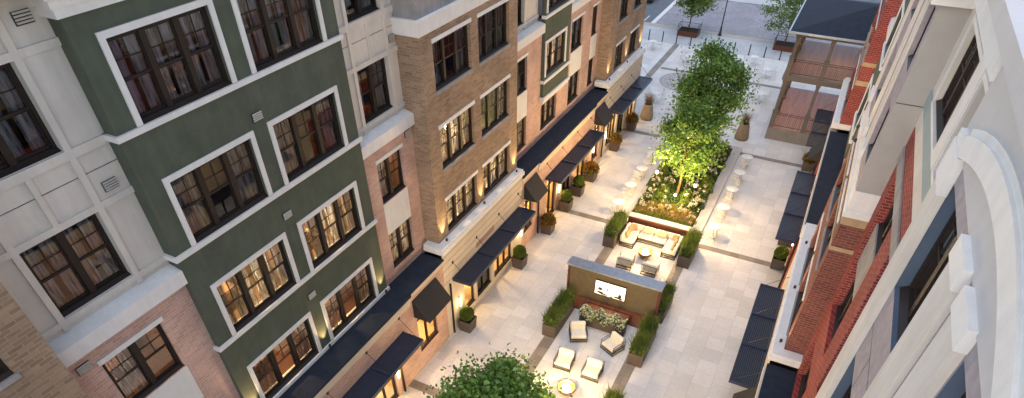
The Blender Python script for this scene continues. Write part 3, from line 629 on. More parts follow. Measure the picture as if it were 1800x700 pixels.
for a, b in ((18.05, 19.6), (22.4, 24.2)): window(BR, R_, XRP, a, b, 11.9, 13.4, 2, 0); window(BR, R_, XRP, a, b, 14.4, 15.9, 2, 0)
for a, b in ((18.05, 19.6), (22.4, 24.2)): mb = MB(); slab(mb, R_, XRP, -.02, .2, a, b, 13.4, 14.4); part('spandrel_panel', mb, MAUVE, BR)
for a, b in ((19.75, 20.5), (21.4, 22.1), (24.4, 25.1)):
    mb = MB(); mb.box(XRP-.05, XRP+.05, a+.003, b-.003, 11.72, 15.85); part('pilaster', mb, CREAM, BR)
    mb = MB(); mb.box(XRP-.10, XRP+.05, a-.04, b+.04, 15.851, 16.11); part('capital', mb, WHITE, BR)
    mb = MB(); mb.box(XRP-.10, XRP+.05, a-.04, b+.04, 11.41, 11.719); part('pilaster_foot', mb, WHITE, BR)
mb = MB(); mb.box(XRP-.2, XRW+.5, 17.4, 25.3, 16.121, 16.6); mb.box(XRP-.1, XRW+.5, 17.5, 25.2, 16.6, 17.58); part('cornice', mb, WHITE, BR)
mb = MB(); mb.box(XRP-.16, XRW+.3, 17.45, 17.598, 16.0, 16.12)
# far part y 25.1 .. 38.1
def rrec(y0, y1, wins):
    mb = MB(); lo = [(a, b, c_, d) for a, b in wins for c_, d in ((5.08, 6.72), (8.08, 9.72))]; hi = [(a, b, c_, d) for a, b in wins for c_, d in ((11.12, 12.88), (14.3, 16.06))]
    wall(mb, R_, XRW, y0, y1, 4.5, 10.32, lo); part('brick_wall', mb, PINK, BR)
    mb = MB(); wall(mb, R_, XRW, y0, y1, 10.32, 17.2, hi); part('cream_wall', mb, CREAM, BR)
    mb = MB(); band(mb, R_, XRW-.25, y0, y1, 10.32, 10.72, XRW); part('trim_band', mb, WHITE, BR)
    for (a, b, c_, d) in lo+hi: window(BR, R_, XRW, a, b, c_, d, 2, 0)
    for a, b in wins:
        mb = MB(); lintel(mb, R_, XRW, a, b, 9.723); part('lintel', mb, WHITE, BR)
        mb = MB(); slab(mb, R_, XRW, .015, .05, a, b, 6.74, 8.06); part('spandrel_panel', mb, WHITE, BR)
rrec(25.1, 29.35, [(26.05, 27.66)]); rrec(32.75, 38.1, [(33.4, 35.15), (36.2, 37.4)])
bay_block(BR, R_, XRW-.4, XRW, 29.35, 32.75, [(29.55, 32.05)], [(8.1, 9.73), (11.17, 12.85), (14.3, 16.0)], 7.05, 16.6, [(7.78, 7.93), (10.93, 11.07), (14.1, 14.25)], GREEN, {})
mb = MB(); wall(mb, R_, XRW, 29.35, 32.75, 4.5, 7.05); part('brick_wall', mb, PINK, BR)
right_block(38.1, 45.4, 1.85, RED, [(7.3, .25), (8.3, .2)])
# body
mb = MB(); mb.box(5.6, 14, -4, 54, 0, 17.2); mb.add([(1.9,25.2,17.22),(14,25.2,17.22),(14,45.4,17.22),(1.9,45.4,17.22)], [(0,1,2,3)])
mb.add([(1.85,45.4,0),(6,45.4,0),(6,45.4,17.2),(1.85,45.4,17.2)], [(0,1,2,3)]); part('building_body', mb, RED, BR)
# podium
shopfront(BR, R_, XR0, 2, 17.2, PINK, 4.05, [(7.3, 9.1, .35, 2.75), (11.5, 13.2, .02, 2.75), (14.9, 16.5, .9, 3.0)], lit=False)
shopfront(BR, R_, XR0, 17.2, 26.5, STONE, 4.8, [(18.3, 20.6, .3, 2.7), (21.2, 23.6, .3, 2.7)], lit=False)
shopfront(BR, R_, XR0, 26.5, 39.1, RED, 4.05, [(28.6, 30.2, .02, 2.7), (31.2, 33.0, .3, 2.7), (33.8, 35.2, .3, 2.7), (36.9, 38.1, .1, 2.6)])
shopfront(BR, R_, XR0, 39.1, 45.9, RED, 4.8, [(39.8, 41.8, .3, 2.7), (42.3, 44.8, .3, 2.7)])
for a, b in ((2, 17.2), (26.5, 39.1)): mb = MB(); slab(mb, R_, XR0, .06, .3, a, b-.001, 4.05, 4.30); slab(mb, R_, XR0, .12, .3, a, b-.001, 4.30, 4.50); part('podium_coping', mb, STONE, BR)
for a, b in ((2, 17.2), (26.5, 38.1)): mb = MB(); mb.box(1.55, XRW-.002, a, b-.001, 4.56, 4.62); part('podium_roof', mb, ROOF, BR)
for a, b in ((17.2, 26.5), (38.1, 45.9)): mb = MB(); mb.box(1.48, XRW+.3, a-.02, b+.02, 4.81, 4.98); mb.box(1.54, XRW+.3, a+.02, b-.02, 4.98, 5.11); part('stone_cap', mb, WHITE, BR)
for p in ([17.34, 19.6, 21.66, 23.9], [28.03, 30.5, 32.9, 35.5], [39.3, 41.2, 43.0, 45.1]): awning(BR, R_, XR0, p, depth=1.05)
for a, b in ((37.0, 38.5), (14.8, 16.6)): shed(BR, R_, XR0, a, b)
for y in (27.6, 39.0):
    mb = MB(); mb.tube((1.53, y, 0), (1.53, y, 3.6), .05, n=8); part('downpipe', mb, BRONZE, BR)
for y in (30.55, 36.5):
    mb = MB(); mb.box(1.5, 1.57, y-.05, y+.05, 1.3, 1.8, 0); mb.box(1.57, 1.6, y-.06, y+.06, 1.27, 1.83, 1); part('wall_sconce', mb, [SCONCE, BLACK], BR)
    lamp('POINT', 'sconce_lamp', (1.35, y, 1.55), 5, WARM, .05)
for y in (17.95, 21.35, 24.75): uplight(BR, R_, XRP, y, 5.12, 22)
for y in (20.8, 21.9): uplight(BR, R_, XRP-.1, y, 11.41, 10)

# ------------------------------------------------------------------ porch pavilion
PV = thing('porch_pavilion', 'two storey open porch with brown posts, timber decks, railings and dark hipped roof', 'porch', (-.3, 50, 0))
py0, py1, px0, px1 = 46.05, 54.5, -2.24, 1.84
mb = MB(); mb.box(px0, px1+2.5, py0, py1, 0, .85); part('plinth', mb, plaster('plinth_concrete', (.22,.19,.16), .15), PV)
mb = MB(); mb.box(px0+.05, px1+2.4, py0+.05, py1-.05, .851, .9); part('deck', mb, DECK, PV)
mb = MB(); mb.box(px0+.05, px1+2.4, py0+.1, py1-.1, 4.35, 4.52); part('deck', mb, DECK, PV)
mb = MB(); mb.box(px0-.06, px1+2.4, py0-.04, py0+.25, 4.25, 4.58); mb.box(px0-.06, px0+.25, py0+.25, py1, 4.25, 4.58); part('floor_beam', mb, TAUPE, PV)
mb = MB(); mb.box(px0-.02, px1+2.4, py0, py0+.25, 7.05, 7.3); mb.box(px0-.02, px0+.25, py0+.25, py1, 7.05, 7.3); part('roof_beam', mb, TAUPE, PV)
for zb, zt in ((.9, 4.25), (4.58, 7.05)):
    for (xx, yy) in ((px0+.17, py0+.17), (.12, py0+.17), (2.35, py0+.17), (px0+.17, 49.0), (px0+.17, 51.8), (px0+.17, py1-.2)):
        mb = MB(); mb.box(xx-.11, xx+.11, yy-.11, yy+.11, zb, zt); mb.box(xx-.16, xx+.16, yy-.16, yy+.16, zb, zb+1.12); mb.box(xx-.19, xx+.19, yy-.19, yy+.19, zb+1.12, zb+1.18); mb.box(xx-.15, xx+.15, yy-.15, yy+.15, zt-.18, zt-.001)
        part('post', mb, TAUPE, PV)
    def rail(a, b):
        mb = MB(); a = Vector(a); b = Vector(b); n = int((b-a).length/.11)
        for z in (.12, .92, 1.03): mb.tube(a+Vector((0,0,z)), b+Vector((0,0,z)), .022, n=5)
        for i in range(1, n): p = a+(b-a)*i/n; mb.tube(p+Vector((0,0,.12)), p+Vector((0,0,.92)), .011, n=4)
        part('railing', mb, BRONZE, PV)
    rail((px0+.34, py0+.14, zb), (-.05, py0+.14, zb)); rail((.29, py0+.14, zb), (2.2, py0+.14, zb))
    rail((px0+.14, py0+.34, zb), (px0+.14, 48.85, zb)); rail((px0+.14, 49.15, zb), (px0+.14, 51.6, zb)); rail((px0+.14, 51.95, zb), (px0+.14, py1-.4, zb))
mb = MB(); ex0, ex1, ey0, ey1 = -2.66, 6.5, 45.68, 55.2; r = (ex1-ex0)/2; xr = (ex0+ex1)/2; zr = 7.38+r*.21
v = [(ex0,ey0,7.38),(ex1,ey0,7.38),(ex1,ey1,7.38),(ex0,ey1,7.38),(xr,ey0+r,zr),(xr,ey1-r+.02,zr)]
mb.add(v, [(0,1,4),(1,2,5,4),(2,3,5),(3,0,4,5)]); mb.box(ex0, ex1, ey0, ey1, 7.31, 7.375); part('hipped_roof', mb, ROOF, PV)
mb = MB(); mb.box(ex0-.09, ex0-.002, ey0-.09, ey1, 7.29, 7.41); mb.box(ex0, ex1, ey0-.09, ey0-.002, 7.29, 7.41); part('gutter', mb, GALV, PV)
for (xx, yy, zz) in ((-.9, 48.5, 4.2), (-.9, 52, 4.2), (-.9, 48.5, 7.0), (1.2, 50, 7.0)):
    mb = MB(); mb.lathe([(.0001,.04),(.09,.04),(.09,0),(.0001,-.01)], (xx, yy, zz), 12); part('added_ceiling_light', mb, SCONCE, PV); lamp('POINT', 'porch_fill_lamp', (xx, yy, zz-.25), 16, WARM, .08)  # added fixtures and lamps that warm the porch decks and posts
mb = MB(); mb.box(px1+.8, px1+.95, py0+.3, py1, .9, 7.0); part('rear_wall', mb, PINK, PV)

# ------------------------------------------------------------------ lounge: media wall, desk planter
AX = -5.65
TW = thing('media_wall', 'freestanding ribbed bronze wall with glowing screen and pale capping between two lounges', 'media wall', (AX-.1, 22.35, 0))
mb = MB(); x0, x1 = -8.08, -3.42
mb.box(x0, x0+.10, 22.12, 22.6, 0, 2.48, 1); mb.box(x1-.10, x1, 22.12, 22.6, 0, 2.48, 1); mb.box(x0+.1, x1-.1, 22.2, 22.55, 0, 2.48)
for i in range(74):
    xx = x0+.12+i*.06
    mb.box(xx, xx+.028, 22.15, 22.2, .72, 2.47)
part('panel', mb, [metal('bronze_panel', (.20,.155,.09), .5, .2), CORTEN], TW)
mb = MB(); mb.box(x0-.04, x1+.04, 22.02, 22.68, 2.481, 2.58); part('capping', mb, GALV, TW)
mb = MB(); mb.box(x0+.1, x1-.1, 21.92, 22.16, 0, .70); part('bench', mb, WALNUT, TW)
sc = MB(); sc.box(-6.62, -5.02, 22.10, 22.164, 1.20, 2.06); scr = part('screen', sc, BLACK, TW)
sc = MB(); sc.box(-6.58, -5.06, 22.092, 22.099, 1.24, 2.02, 0)
def disc(cx, cz, rx, rz_, y): 
    n = 14; sc.add([(cx+rx*cos(2*pi*i/n), y, cz+rz_*sin(2*pi*i/n)) for i in range(n)], [tuple(range(n))], 1)
for a in ((-6.32,1.58,.12,.09),(-6.30,1.36,.17,.07),(-6.1,1.30,.22,.045),(-5.3,1.45,.09,.12),(-5.42,1.33,.2,.06),(-5.25,1.30,.12,.05),(-5.95,1.62,.03,.12),(-5.72,1.28,.06,.04),(-6.36,1.72,.05,.03)): disc(*a, 22.088)
part('picture', sc, [SCREEN, metal('screen_dark', (.06,.045,.03), .6)], scr)
lamp('AREA', 'screen_lamp', (-5.82, 22.03, 1.63), 8, (1, .85, .55), size=(1.4, .7), aim=(0, -1, 0))

def soil_box(mb, x0, x1, y0, y1, h): mb.box(x0+.04, x1-.04, y0+.04, y1-.04, h-.12, h-.05, 1)
def trough(x0, x1, y0, y1, h, label, kind='hedge', name='planter', cat='planter', group=None):
    cx, cy = (x0+x1)/2, (y0+y1)/2; T = thing(name, label, cat, (cx, cy, 0), group=group)
    mb = MB(); t = .04
    mb.box(x0, x1, y0, y0+t, 0, h); mb.box(x0, x1, y1-t, y1, 0, h); mb.box(x0, x0+t, y0+t, y1-t, 0, h); mb.box(x1-t, x1, y0+t, y1-t, 0, h); mb.box(x0+t, x1-t, y0+t, y1-t, .02, h-.08, 1)
    part('box', mb, [POT, SOIL], T)
    A = (x1-x0)*(y1-y0)
    if kind == 'hedge':
        n = int(1500*A); P = np.stack([x0+.05+rng.random(n)*(x1-x0-.1), y0+.05+rng.random(n)*(y1-y0-.1), np.full(n, h-.08)], 1)
        lump = .8+.35*np.sin(P[:,1]*5+P[:,0]*3)*.4+.15*rng.random(n); P[:,2] += .10*np.sin(P[:,1]*4.3+x0)*np.sin(P[:,0]*7)+.05; Bv = blades(P, .62, .024, .28)
        n2 = int(1500*A); P2 = np.stack([x0-.02+rng.random(n2)*(x1-x0+.04), y0-.02+rng.random(n2)*(y1-y0+.04), h-.05+rng.random(n2)**.7*(.40+.10*np.sin(np.arange(n2)))], 1)
        n3 = int(60*A); P3 = np.stack([x0+rng.random(n3)*(x1-x0), y0+rng.random(n3)*(y1-y0), h+.3+rng.random(n3)*.18], 1)
        leafobj('foliage', [(Bv, 0), (leaves(P2, .06, tilt=.4, aspect=1.5), 0), (leaves(P3, .05), 1)], T, [HEDGE, leafmat('purple_bloom', (.25,.10,.14), (.45,.32,.30), .3)])
    if kind == 'trail':
        n = 3600; u = rng.random(n); yy = y0-.16+rng.random(n)*.6; droop = np.clip((y0+.12-yy)*2.2, 0, 1)
        P = np.stack([x0+u*(x1-x0), yy, h+.12+.12*np.sin(u*19)+rng.random(n)*.14-droop*(.2+.25*np.sin(u*9)**2)], 1)
        m = rng.random(n) < .28
        leafobj('foliage', [(leaves(P[~m], .085, tilt=.3), 0), (leaves(P[m]+np.array([0,-.02,.04]), .075, tilt=.5), 1)], T, [HEDGE, leafmat('cream_petal', (.6,.55,.4), (.75,.7,.55), .3)])
    return T
trough(-6.86, -4.55, 20.95, 21.35, .62, 'long brown trough of cream trailing flowers in front of the media wall', 'trail')
mbt = thing('console_table', 'low walnut console standing behind the flower trough', 'console', (-5.7, 21.65, 0))
mb = MB(); mb.box(-6.8, -4.6, 21.4, 21.88, .58, .66); part('table_top', mb, WALNUT, mbt)
mb = MB()
for xx in (-6.75, -4.7): mb.box(xx, xx+.05, 21.42, 21.86, 0, .58)
part('side_panel', mb, BRONZE, mbt)
G = 'brown planters of grasses around the lounges'
trough(-8.15, -7.48, 19.38, 21.75, .72, 'brown planter of purple tipped grasses left of the near lounge chairs', group=G)
trough(-3.82, -3.15, 19.38, 21.75, .72, 'brown planter of purple tipped grasses right of the near lounge chairs', group=G)
trough(-8.15, -7.48, 22.75, 24.2, .72, 'brown grass planter half hidden behind the left end of the media wall', group=G)
trough(-3.82, -3.15, 22.75, 24.6, .72, 'brown grass planter behind the right end of the media wall', group=G)
trough(-8.15, -7.48, 27.7, 29.9, .72, 'brown planter of tall green grass at the left arm of the far sofa', group=G)
trough(-3.82, -3.15, 27.72, 29.95, .72, 'brown planter of tall green grass at the right arm of the far sofa', group=G)
trough(-3.82, -3.15, 14.4, 16.6, .72, 'brown grass planter cut off by the bottom edge right of the near fire bowl', group=G)

# lounge chairs
def lounge_chair():
    T = thing('lounge_chair', 'x', 'armchair', (0,0,0), group='lounge chairs around the fire bowls')
    fr = MB(); w_, d = .80, .78; r = .009
    for sx in (-1, 1):
        x = sx*w_/2
        for z in (.05, .30, .42, .56): fr.box(x-r, x+r, -d/2, d/2, z-r, z+r)
        for y in (-d/2, d/2): fr.box(x-r, x+r, y-r, y+r, 0, .57 if y < 0 else .68)
    for y in (-d/2, d/2): fr.box(-w_/2, w_/2, y-r, y+r, .04, .07); fr.box(-w_/2, w_/2, y-r, y+r, .19, .215)
    fr.box(-w_/2, w_/2, d/2-r, d/2+r, .655, .68)
    for i in range(6): fr.box(-w_/2, w_/2, -d/2+.1+i*.12, -d/2+.13+i*.12, .19, .21)
    local('frame', fr, BRONZE, T)
    s = MB(); s.rbox((0,-.04,.31), (w_-.07, d-.1, .19), 0, bev=.04); local('seat_cushion', s, FABRIC, T)
    s = MB(); s.rbox((0,d/2-.13,.55), (w_-.08, .19, .42), 0, rx=radians(-12), bev=.05); local('back_cushion', s, FABRIC, T)
    return T
LC = lounge_chair(); first = True
for (x, y, rz, lb) in ((-6.52, 20.0, 28, 'cream cushioned lounge chair angled left of the flower trough'), (-4.75, 19.98, -26, 'cream cushioned lounge chair angled right of the flower trough'),
                       (-6.38, 18.0, 4, 'left chair of the unrotated cream pair just beyond the near fire bowl'), (-5.0, 17.98, 1, 'right chair of the unrotated cream pair just beyond the near fire bowl'),
                       (-6.36, 26.5, 182, 'left cream lounge chair between the media wall and the far fire bowl'), (-4.95, 26.5, 178, 'right cream lounge chair between the media wall and the far fire bowl')):
    if first: LC.location = (x, y, .012); LC.rotation_euler = (0,0,radians(rz)); LC['label'] = lb; first = False
    else: copy_tree(LC, (x, y, .012), radians(rz), lb)
# sofa
SF = thing('corner_sofa', 'large U shaped cream outdoor sofa with bronze frame around the far fire bowl', 'sofa', (AX, 28.8, 0)); z0 = .012
def sofa():
    fr = MB(); cu = MB(); r = .013
    def frame(x0, x1, y0, y1):
        for z in (.05, .17, .30):
            fr.box(x0, x1, y0-r, y0+r, z-r, z+r); fr.box(x0, x1, y1-r, y1+r, z-r, z+r); fr.box(x0-r, x0+r, y0, y1, z-r, z+r); fr.box(x1-r, x1+r, y0, y1, z-r, z+r)
        for x in (x0, x1):
            for y in (y0, y1): fr.box(x-r, x+r, y-r, y+r, .012, .42)
    frame(-7.3, -6.5, 28.15, 29.75); frame(-4.85, -4.05, 28.15, 29.75); frame(-6.5, -4.85, 28.98, 29.75)
    for x0, x1, y0, y1 in ((-7.3,-6.5,28.17,28.95), (-7.3,-6.5,28.97,29.75), (-4.85,-4.05,28.17,28.95), (-4.85,-4.05,28.97,29.75), (-6.48,-5.69,28.97,29.75), (-5.67,-4.87,28.97,29.75)):
        cu.rbox(((x0+x1)/2, (y0+y1)/2, .35), (x1-x0-.015, y1-y0-.015, .17), 0, bev=.035)
    b = MB()
    for (c_, s_) in (((-7.22, 28.55, .56), (.17, .76, .30)), ((-7.22, 29.33, .56), (.17, .76, .30)), ((-4.13, 28.55, .56), (.17, .76, .30)), ((-4.13, 29.33, .56), (.17, .76, .30)),
                     ((-6.72, 29.68, .56), (.78, .17, .30)), ((-6.0, 29.68, .56), (.66, .17, .30)), ((-5.34, 29.68, .56), (.64, .17, .30)), ((-4.62, 29.68, .56), (.78, .17, .30))): b.rbox(c_, s_, 0, bev=.04)
    part('frame', fr, BRONZE, SF); part('seat_cushion', cu, FABRIC, SF); part('back_cushion', b, FABRIC, SF)
sofa()
PG = 'tan scatter cushions on the sofa'
for (x, y, rz, lb) in ((-6.92, 29.48, 20, 'tan cushion in the back left corner of the cream sofa'), (-7.02, 29.25, 75, 'darker tan cushion tucked beside the back left corner of the sofa'), (-7.0, 28.62, 88, 'tan cushion on the left arm of the sofa'),
                       (-6.1, 29.5, 0, 'wide beige cushion on the sofa back, left of centre'), (-5.2, 29.5, 0, 'wide beige cushion on the sofa back, right of centre'),
                       (-4.42, 29.48, -25, 'tan cushion in the back right corner of the cream sofa'), (-4.32, 29.12, -80, 'tan cushion on the right arm of the sofa near its corner'), (-4.33, 28.6, -92, 'tan cushion nearest the front of the right sofa arm')):
    mb = MB(); wide = .52 if 'wide' in lb else .40; mb.rbox((0,0,0), (wide, .14, .30 if 'wide' in lb else .38), 0, rx=radians(-18), bev=.045)
    o = link('scatter_cushion', mb.mesh('scatter_cushion', [TANF if 'beige' not in lb else plaster('beige_fabric', (.5,.42,.28), .08)]), None, (x, y, .60), radians(rz)); o['label'] = lb; o['category'] = 'cushion'; o['group'] = PG
# fire bowls
for (x, y, lb) in ((-5.65, 16.5, 'round bronze fire bowl with glowing fire below the pair of near lounge chairs'), (-5.65, 27.75, 'round bronze fire bowl glowing inside the U shaped sofa')):
    T = thing('fire_bowl', lb, 'fire bowl', (x, y, .008), group='bronze fire bowls')
    mb = MB(); mb.lathe([(.0001,0),(.20,0),(.24,.03),(.38,.22),(.42,.38),(.415,.40),(.38,.40),(.34,.33),(.28,.31),(.0001,.31)], n=28); local('bowl', mb, COPPER, T)
    mb = MB(); mb.lathe([(.0001,.345),(.12,.34),(.20,.315)], n=14)
    for i in range(9):
        a = i*2.4; rr = .05+.012*i; mb.tube((rr*cos(a), rr*sin(a), .33), (rr*.6*cos(a+.4), rr*.6*sin(a+.4), .45+.06*random.random()), .04, .004, 6)
    local('fire', mb, FLAME, T)
    lamp('POINT', 'fire_lamp', (x, y, .75), 62, WARM, .12)
# low wall behind the sofa
mb = MB(); mb.box(-7.46, -3.84, 30.02, 30.12, 0, .86, 1); mb.box(-7.46, -3.84, 30.12, 30.55, 0, .8, 0); mb.box(-7.46, -3.84, 30.121, 30.56, .80, .865, 0)
LW = thing('low_wall', 'low pale stone topped wall with dark face behind the sofa', 'wall', (AX, 30.3, 0)); part('wall_face', mb, [LEDGE, CORTEN], LW)

# ------------------------------------------------------------------ planting bed
mb = MB(); bx0, bx1, by0, by1 = -7.75, -3.95, 31.35, 43.0
mb.box(-8.0, -3.35, 30.6, by0, 0, .16); mb.box(-8.0, bx0, by0, by1+.4, 0, .16); mb.box(bx1, -3.35, by0, by1+.4, 0, .16); mb.box(bx0, bx1, by1, by1+.4, 0, .16); struct('bed_kerb', mb, LEDGE, cat='kerb')
mb = MB(); mb.box(bx0, bx1, by0, by1, 0, .13); struct('soil', mb, SOIL)
def stuff_leaves(name, groups, mats, lb, cat):
    o = leafobj(name, groups, None, mats, False); o['kind'] = 'stuff'; o['label'] = lb; o['category'] = cat; return o
n = 7000; P = np.stack([bx0+.1+rng.random(n)*(bx1-bx0-.2), by0+.05+rng.random(n)**1.1*2.0, np.full(n, .12)], 1)
kk = (np.sin(P[:,0]*3.1+1)+np.sin(P[:,1]*4+P[:,0]*2)+rng.normal(size=n)*.5); row = (P[:,1]-by0)/2.0
mi = np.where((row < .2) | (rng.random(n) < .3), 0, np.where((P[:,0] < -5.9) & (row > .45) | (kk > .3), 2, 1))
gr = []
for k in range(3): gr.append((blades(P[mi == k], .26, .03, .45), k)); gr.append((leaves(P[mi == k]+np.array([0,0,.2]), .06, tilt=.4), k))
stuff_leaves('ground_cover', gr, [HEDGE, ORANGE, leafmat('golden_cover', (.18,.17,.03), (.38,.28,.06), .4)], 'orange and golden flowering ground cover at the near end of the planting bed', 'ground cover')
n = 9000; P = np.stack([bx0+.08+rng.random(n)*(bx1-bx0-.16), by0+1.8+rng.random(n)*(by1-by0-1.9), .12+rng.random(n)*.25], 1)
stuff_leaves('low_foliage', [(leaves(P, .11, tilt=.5), 0)], [HYDR], 'low dark foliage filling the planting bed under the trees', 'foliage')
def shrub(x, y, r, h, lb, fl, mats, dens=1.0):
    T = thing('flowering_shrub', lb, 'shrub', (x, y, .12), group='flowering shrubs in the planting bed')
    n = int(420*dens); d = rng.normal(size=(n,3)); d /= np.linalg.norm(d, axis=1)[:,None]; d[:,2] = np.abs(d[:,2]); k = (.75+.3*rng.random(n))[:,None]
    P = d*k*np.array([r, r, h]); leafobj('foliage', [(leaves(P, .10, tilt=.3), 0)], T, [mats[0]], False)
    st = MB()
    for i in range(4): st.tube((0,0,0), (r*.5*cos(i*1.6), r*.5*sin(i*1.6), h*.7), .012, .005, 5)
    local('stem', st, BARK, T)
    V = []
    for i in range(fl):
        a = rng.random()*2*pi; e = rng.random()*.9+.45; c_ = np.array([r*cos(a)*cos(e), r*sin(a)*cos(e), h*sin(e)])*1.02
        q = rng.normal(size=(26,3)); q /= np.linalg.norm(q, axis=1)[:,None]; V.append(c_+q*.085)
    if V: leafobj('blossoms', [(leaves(np.concatenate(V), .06), 0)], T, [mats[1]], False)
k = 0; ordn = ['first','second','third','fourth','fifth','sixth','seventh','eighth','ninth','tenth','eleventh','twelfth']
for side, xs in (('left', (-7.35, -6.55)), ('right', (-4.35, -5.05))):
    for col, x in enumerate(xs):
        for j in range(10 if col == 0 else 7):
            y = 33.1+j*.98+col*.45+random.uniform(-.12,.12)
            if y > 42.7: continue
            w_ = 'white hydrangea' if (j*2+col) % 5 not in (3, 1) else 'golden leaved'
            shrub(x+random.uniform(-.1,.1), y, .46, .62+.12*random.random(), '%s shrub, %s from the sofa, %s row, %s half of the bed' % (w_, ordn[j], 'outer' if col == 0 else 'inner', side), 9 if 'white' in w_ else 2, (HYDR if 'white' in w_ else LEAFY, PETAL))

for j in range(9):
    x, y = bx0+.35+j*.40, by0+1.15+.35*math.sin(j*2.2)
    shrub(x, y, .30, .34+.1*random.random(), 'low golden flowering clump at the near end of the bed, %s from the left' % ordn[j], 7, (leafmat('golden_leaf', (.20,.18,.03), (.38,.28,.05), .4), leafmat('yellow_petal', (.60,.42,.12), (.70,.52,.30), .3) if j % 2 else PETAL), .7)

# ------------------------------------------------------------------ trees
def tree(x, y, zb, zt, rad, lb, trunk_h, nl, size, mats, seed, clumps=70, group=None, r0=.10, squash=1, base=.13, fork=True):
    rs = np.random.default_rng(seed); T = thing('tree', lb, 'tree', (x, y, base), group=group)
    tr = MB(); top = Vector((rs.normal()*.1, rs.normal()*.1, zt*.86-base)); pts = []
    n = 6; prev = Vector((0,0,0))
    for i in range(1, n+1):
        t = i/n; p = Vector((top.x*t+rs.normal()*.06, top.y*t+rs.normal()*.06, top.z*t)); tr.tube(prev, p, r0*(1-.8*(i-1)/n), r0*(1-.8*i/n), 9, cap=False); pts.append(p); prev = p
    tr.lathe([(r0*1.7,0),(r0*1.15,.12),(r0*.98,.35)], n=9)
    part_local = local('trunk', tr, BARK, T)
    C = []; zc, hz = (zb+zt)/2-base, (zt-zb)/2
    while len(C) < clumps:
        d = rs.normal(size=3); d /= np.linalg.norm(d); k = .35+.68*rs.random()**.6
        p = np.array([d[0]*rad*k, d[1]*rad*k, zc+d[2]*hz*k]); 
        sh = 1-.35*max(0, (p[2]-zc)/hz)  # narrower towards the top
        p[:2] *= sh; C.append(p)
    lm = MB()
    for p in C[::2]:
        z = max(trunk_h-base, p[2]-.55*np.hypot(p[0], p[1])-.3); s_ = Vector((top.x*z/top.z, top.y*z/top.z, z)); m_ = (s_+Vector(p))/2+Vector((0,0,.12)); lm.tube(s_, m_, r0*.28, r0*.16, 5, cap=False); lm.tube(m_, p, r0*.16, .006, 5, cap=False)
    local('branch', lm, BARK, T)
    Q = []
    per = nl//clumps
    for p in C:
        s_ = .20+.28*rs.random(); m = int(per*(.5+rs.random())); q = rs.normal(size=(m,3))*np.array([s_, s_, s_*.55])*rad/1.9; Q.append(p+q)
    Q = np.concatenate(Q); rare = rs.random(len(Q)) < .25
    leafobj('crown', [(leaves(Q[~rare], size, tilt=.35), 0), (leaves(Q[rare], size, tilt=.35), 1)], T, mats, False)
    return T
tree(-5.8, 34.9, 2.0, 6.3, 1.75, 'leafy green tree at the near end of the planting bed, lit gold from below', 1.6, 10500, .145, [LEAF, LEAFY], 3, 60)
tree(-5.75, 39.4, 2.9, 8.1, 2.1, 'taller dark green tree in the far half of the planting bed', 2.0, 14500, .145, [LEAF, LEAFY], 5, 80)
tree(-6.1, 11.15, 2.4, 6.15, 1.95, 'green leaved tree cut off by the bottom edge in the foreground', 1.8, 17000, .135, [LEAF, LEAFY], 8, 80)
tree(-13.6, 67.2, 2.0, 5.2, 2.3, 'small light green street tree in a planter near the lamp post', 1.3, 5500, .17, [LEAFY, LEAFY], 11, 40, r0=.07, base=.4)
tree(-4.1, 67.2, 1.3, 6.0, 2.6, 'feathery light green street tree behind the porch roof', 1.2, 6500, .15, [LEAFY, LEAF], 12, 46, r0=.07, base=.4)
# near bed under the foreground tree
mb = MB(); mb.box(-7.75, -3.95, 4, 12.6, 0, .14); 
nb = struct('near_soil', mb, SOIL)
# tall stake lamps over the bed
def stake(x, y, z, e, lb):
    T = thing('garden_lamp', lb, 'garden lamp', (x, y, .1), group='glowing globe lamps in the planting bed')
    p = MB(); p.tube((0,0,0), (0,0,z-.1), .007, n=6); local('pole', p, TAN, T)
    p = MB(); p.ball((0,0,z-.1), .075, 0, 10); local('globe', p, GLOBE, T)
    lamp('POINT', 'garden_lamp_light', (x, y, z+.14), e, WARM, .10)
def onz(px, py, z):
    v = rt*((px-900)/F)-up*((py-600)/F)+fw; t = (z-20)/v.z; return v.x*t, v.y*t
a = onz(1155, 303, 2.9); stake(a[0], a[1], 2.9, 300, 'bright glowing globe lamp beside the left edge of the tree crown')
a = onz(1222, 327, 2.8); stake(a[0], a[1], 2.8, 300, 'bright glowing globe lamp right of the tree trunk')
a = onz(1187, 343, .75); stake(a[0], a[1], .75, 45, 'small low globe lamp at the foot of the tree')
a = onz(1150, 330, .6)
lamp('SPOT', 'tree_fill_spot', (-5.2, 34.2, .5), 300, WARM, .05, (-.12, .12, 1), radians(80))  # added fill spot without a fixture, brightens the near crown
lamp('SPOT', 'tree_fill_spot', (-5.0, 39.0, .5), 420, WARM, .05, (-.12, .1, 1), radians(80))  # added fill spot without a fixture, lifts the darker far crown
lamp('POINT', 'near_tree_fill', (-5.0, 12.9, 3.0), 380, WARM, .12)  # added warm fill with no fixture, lights the near lounge

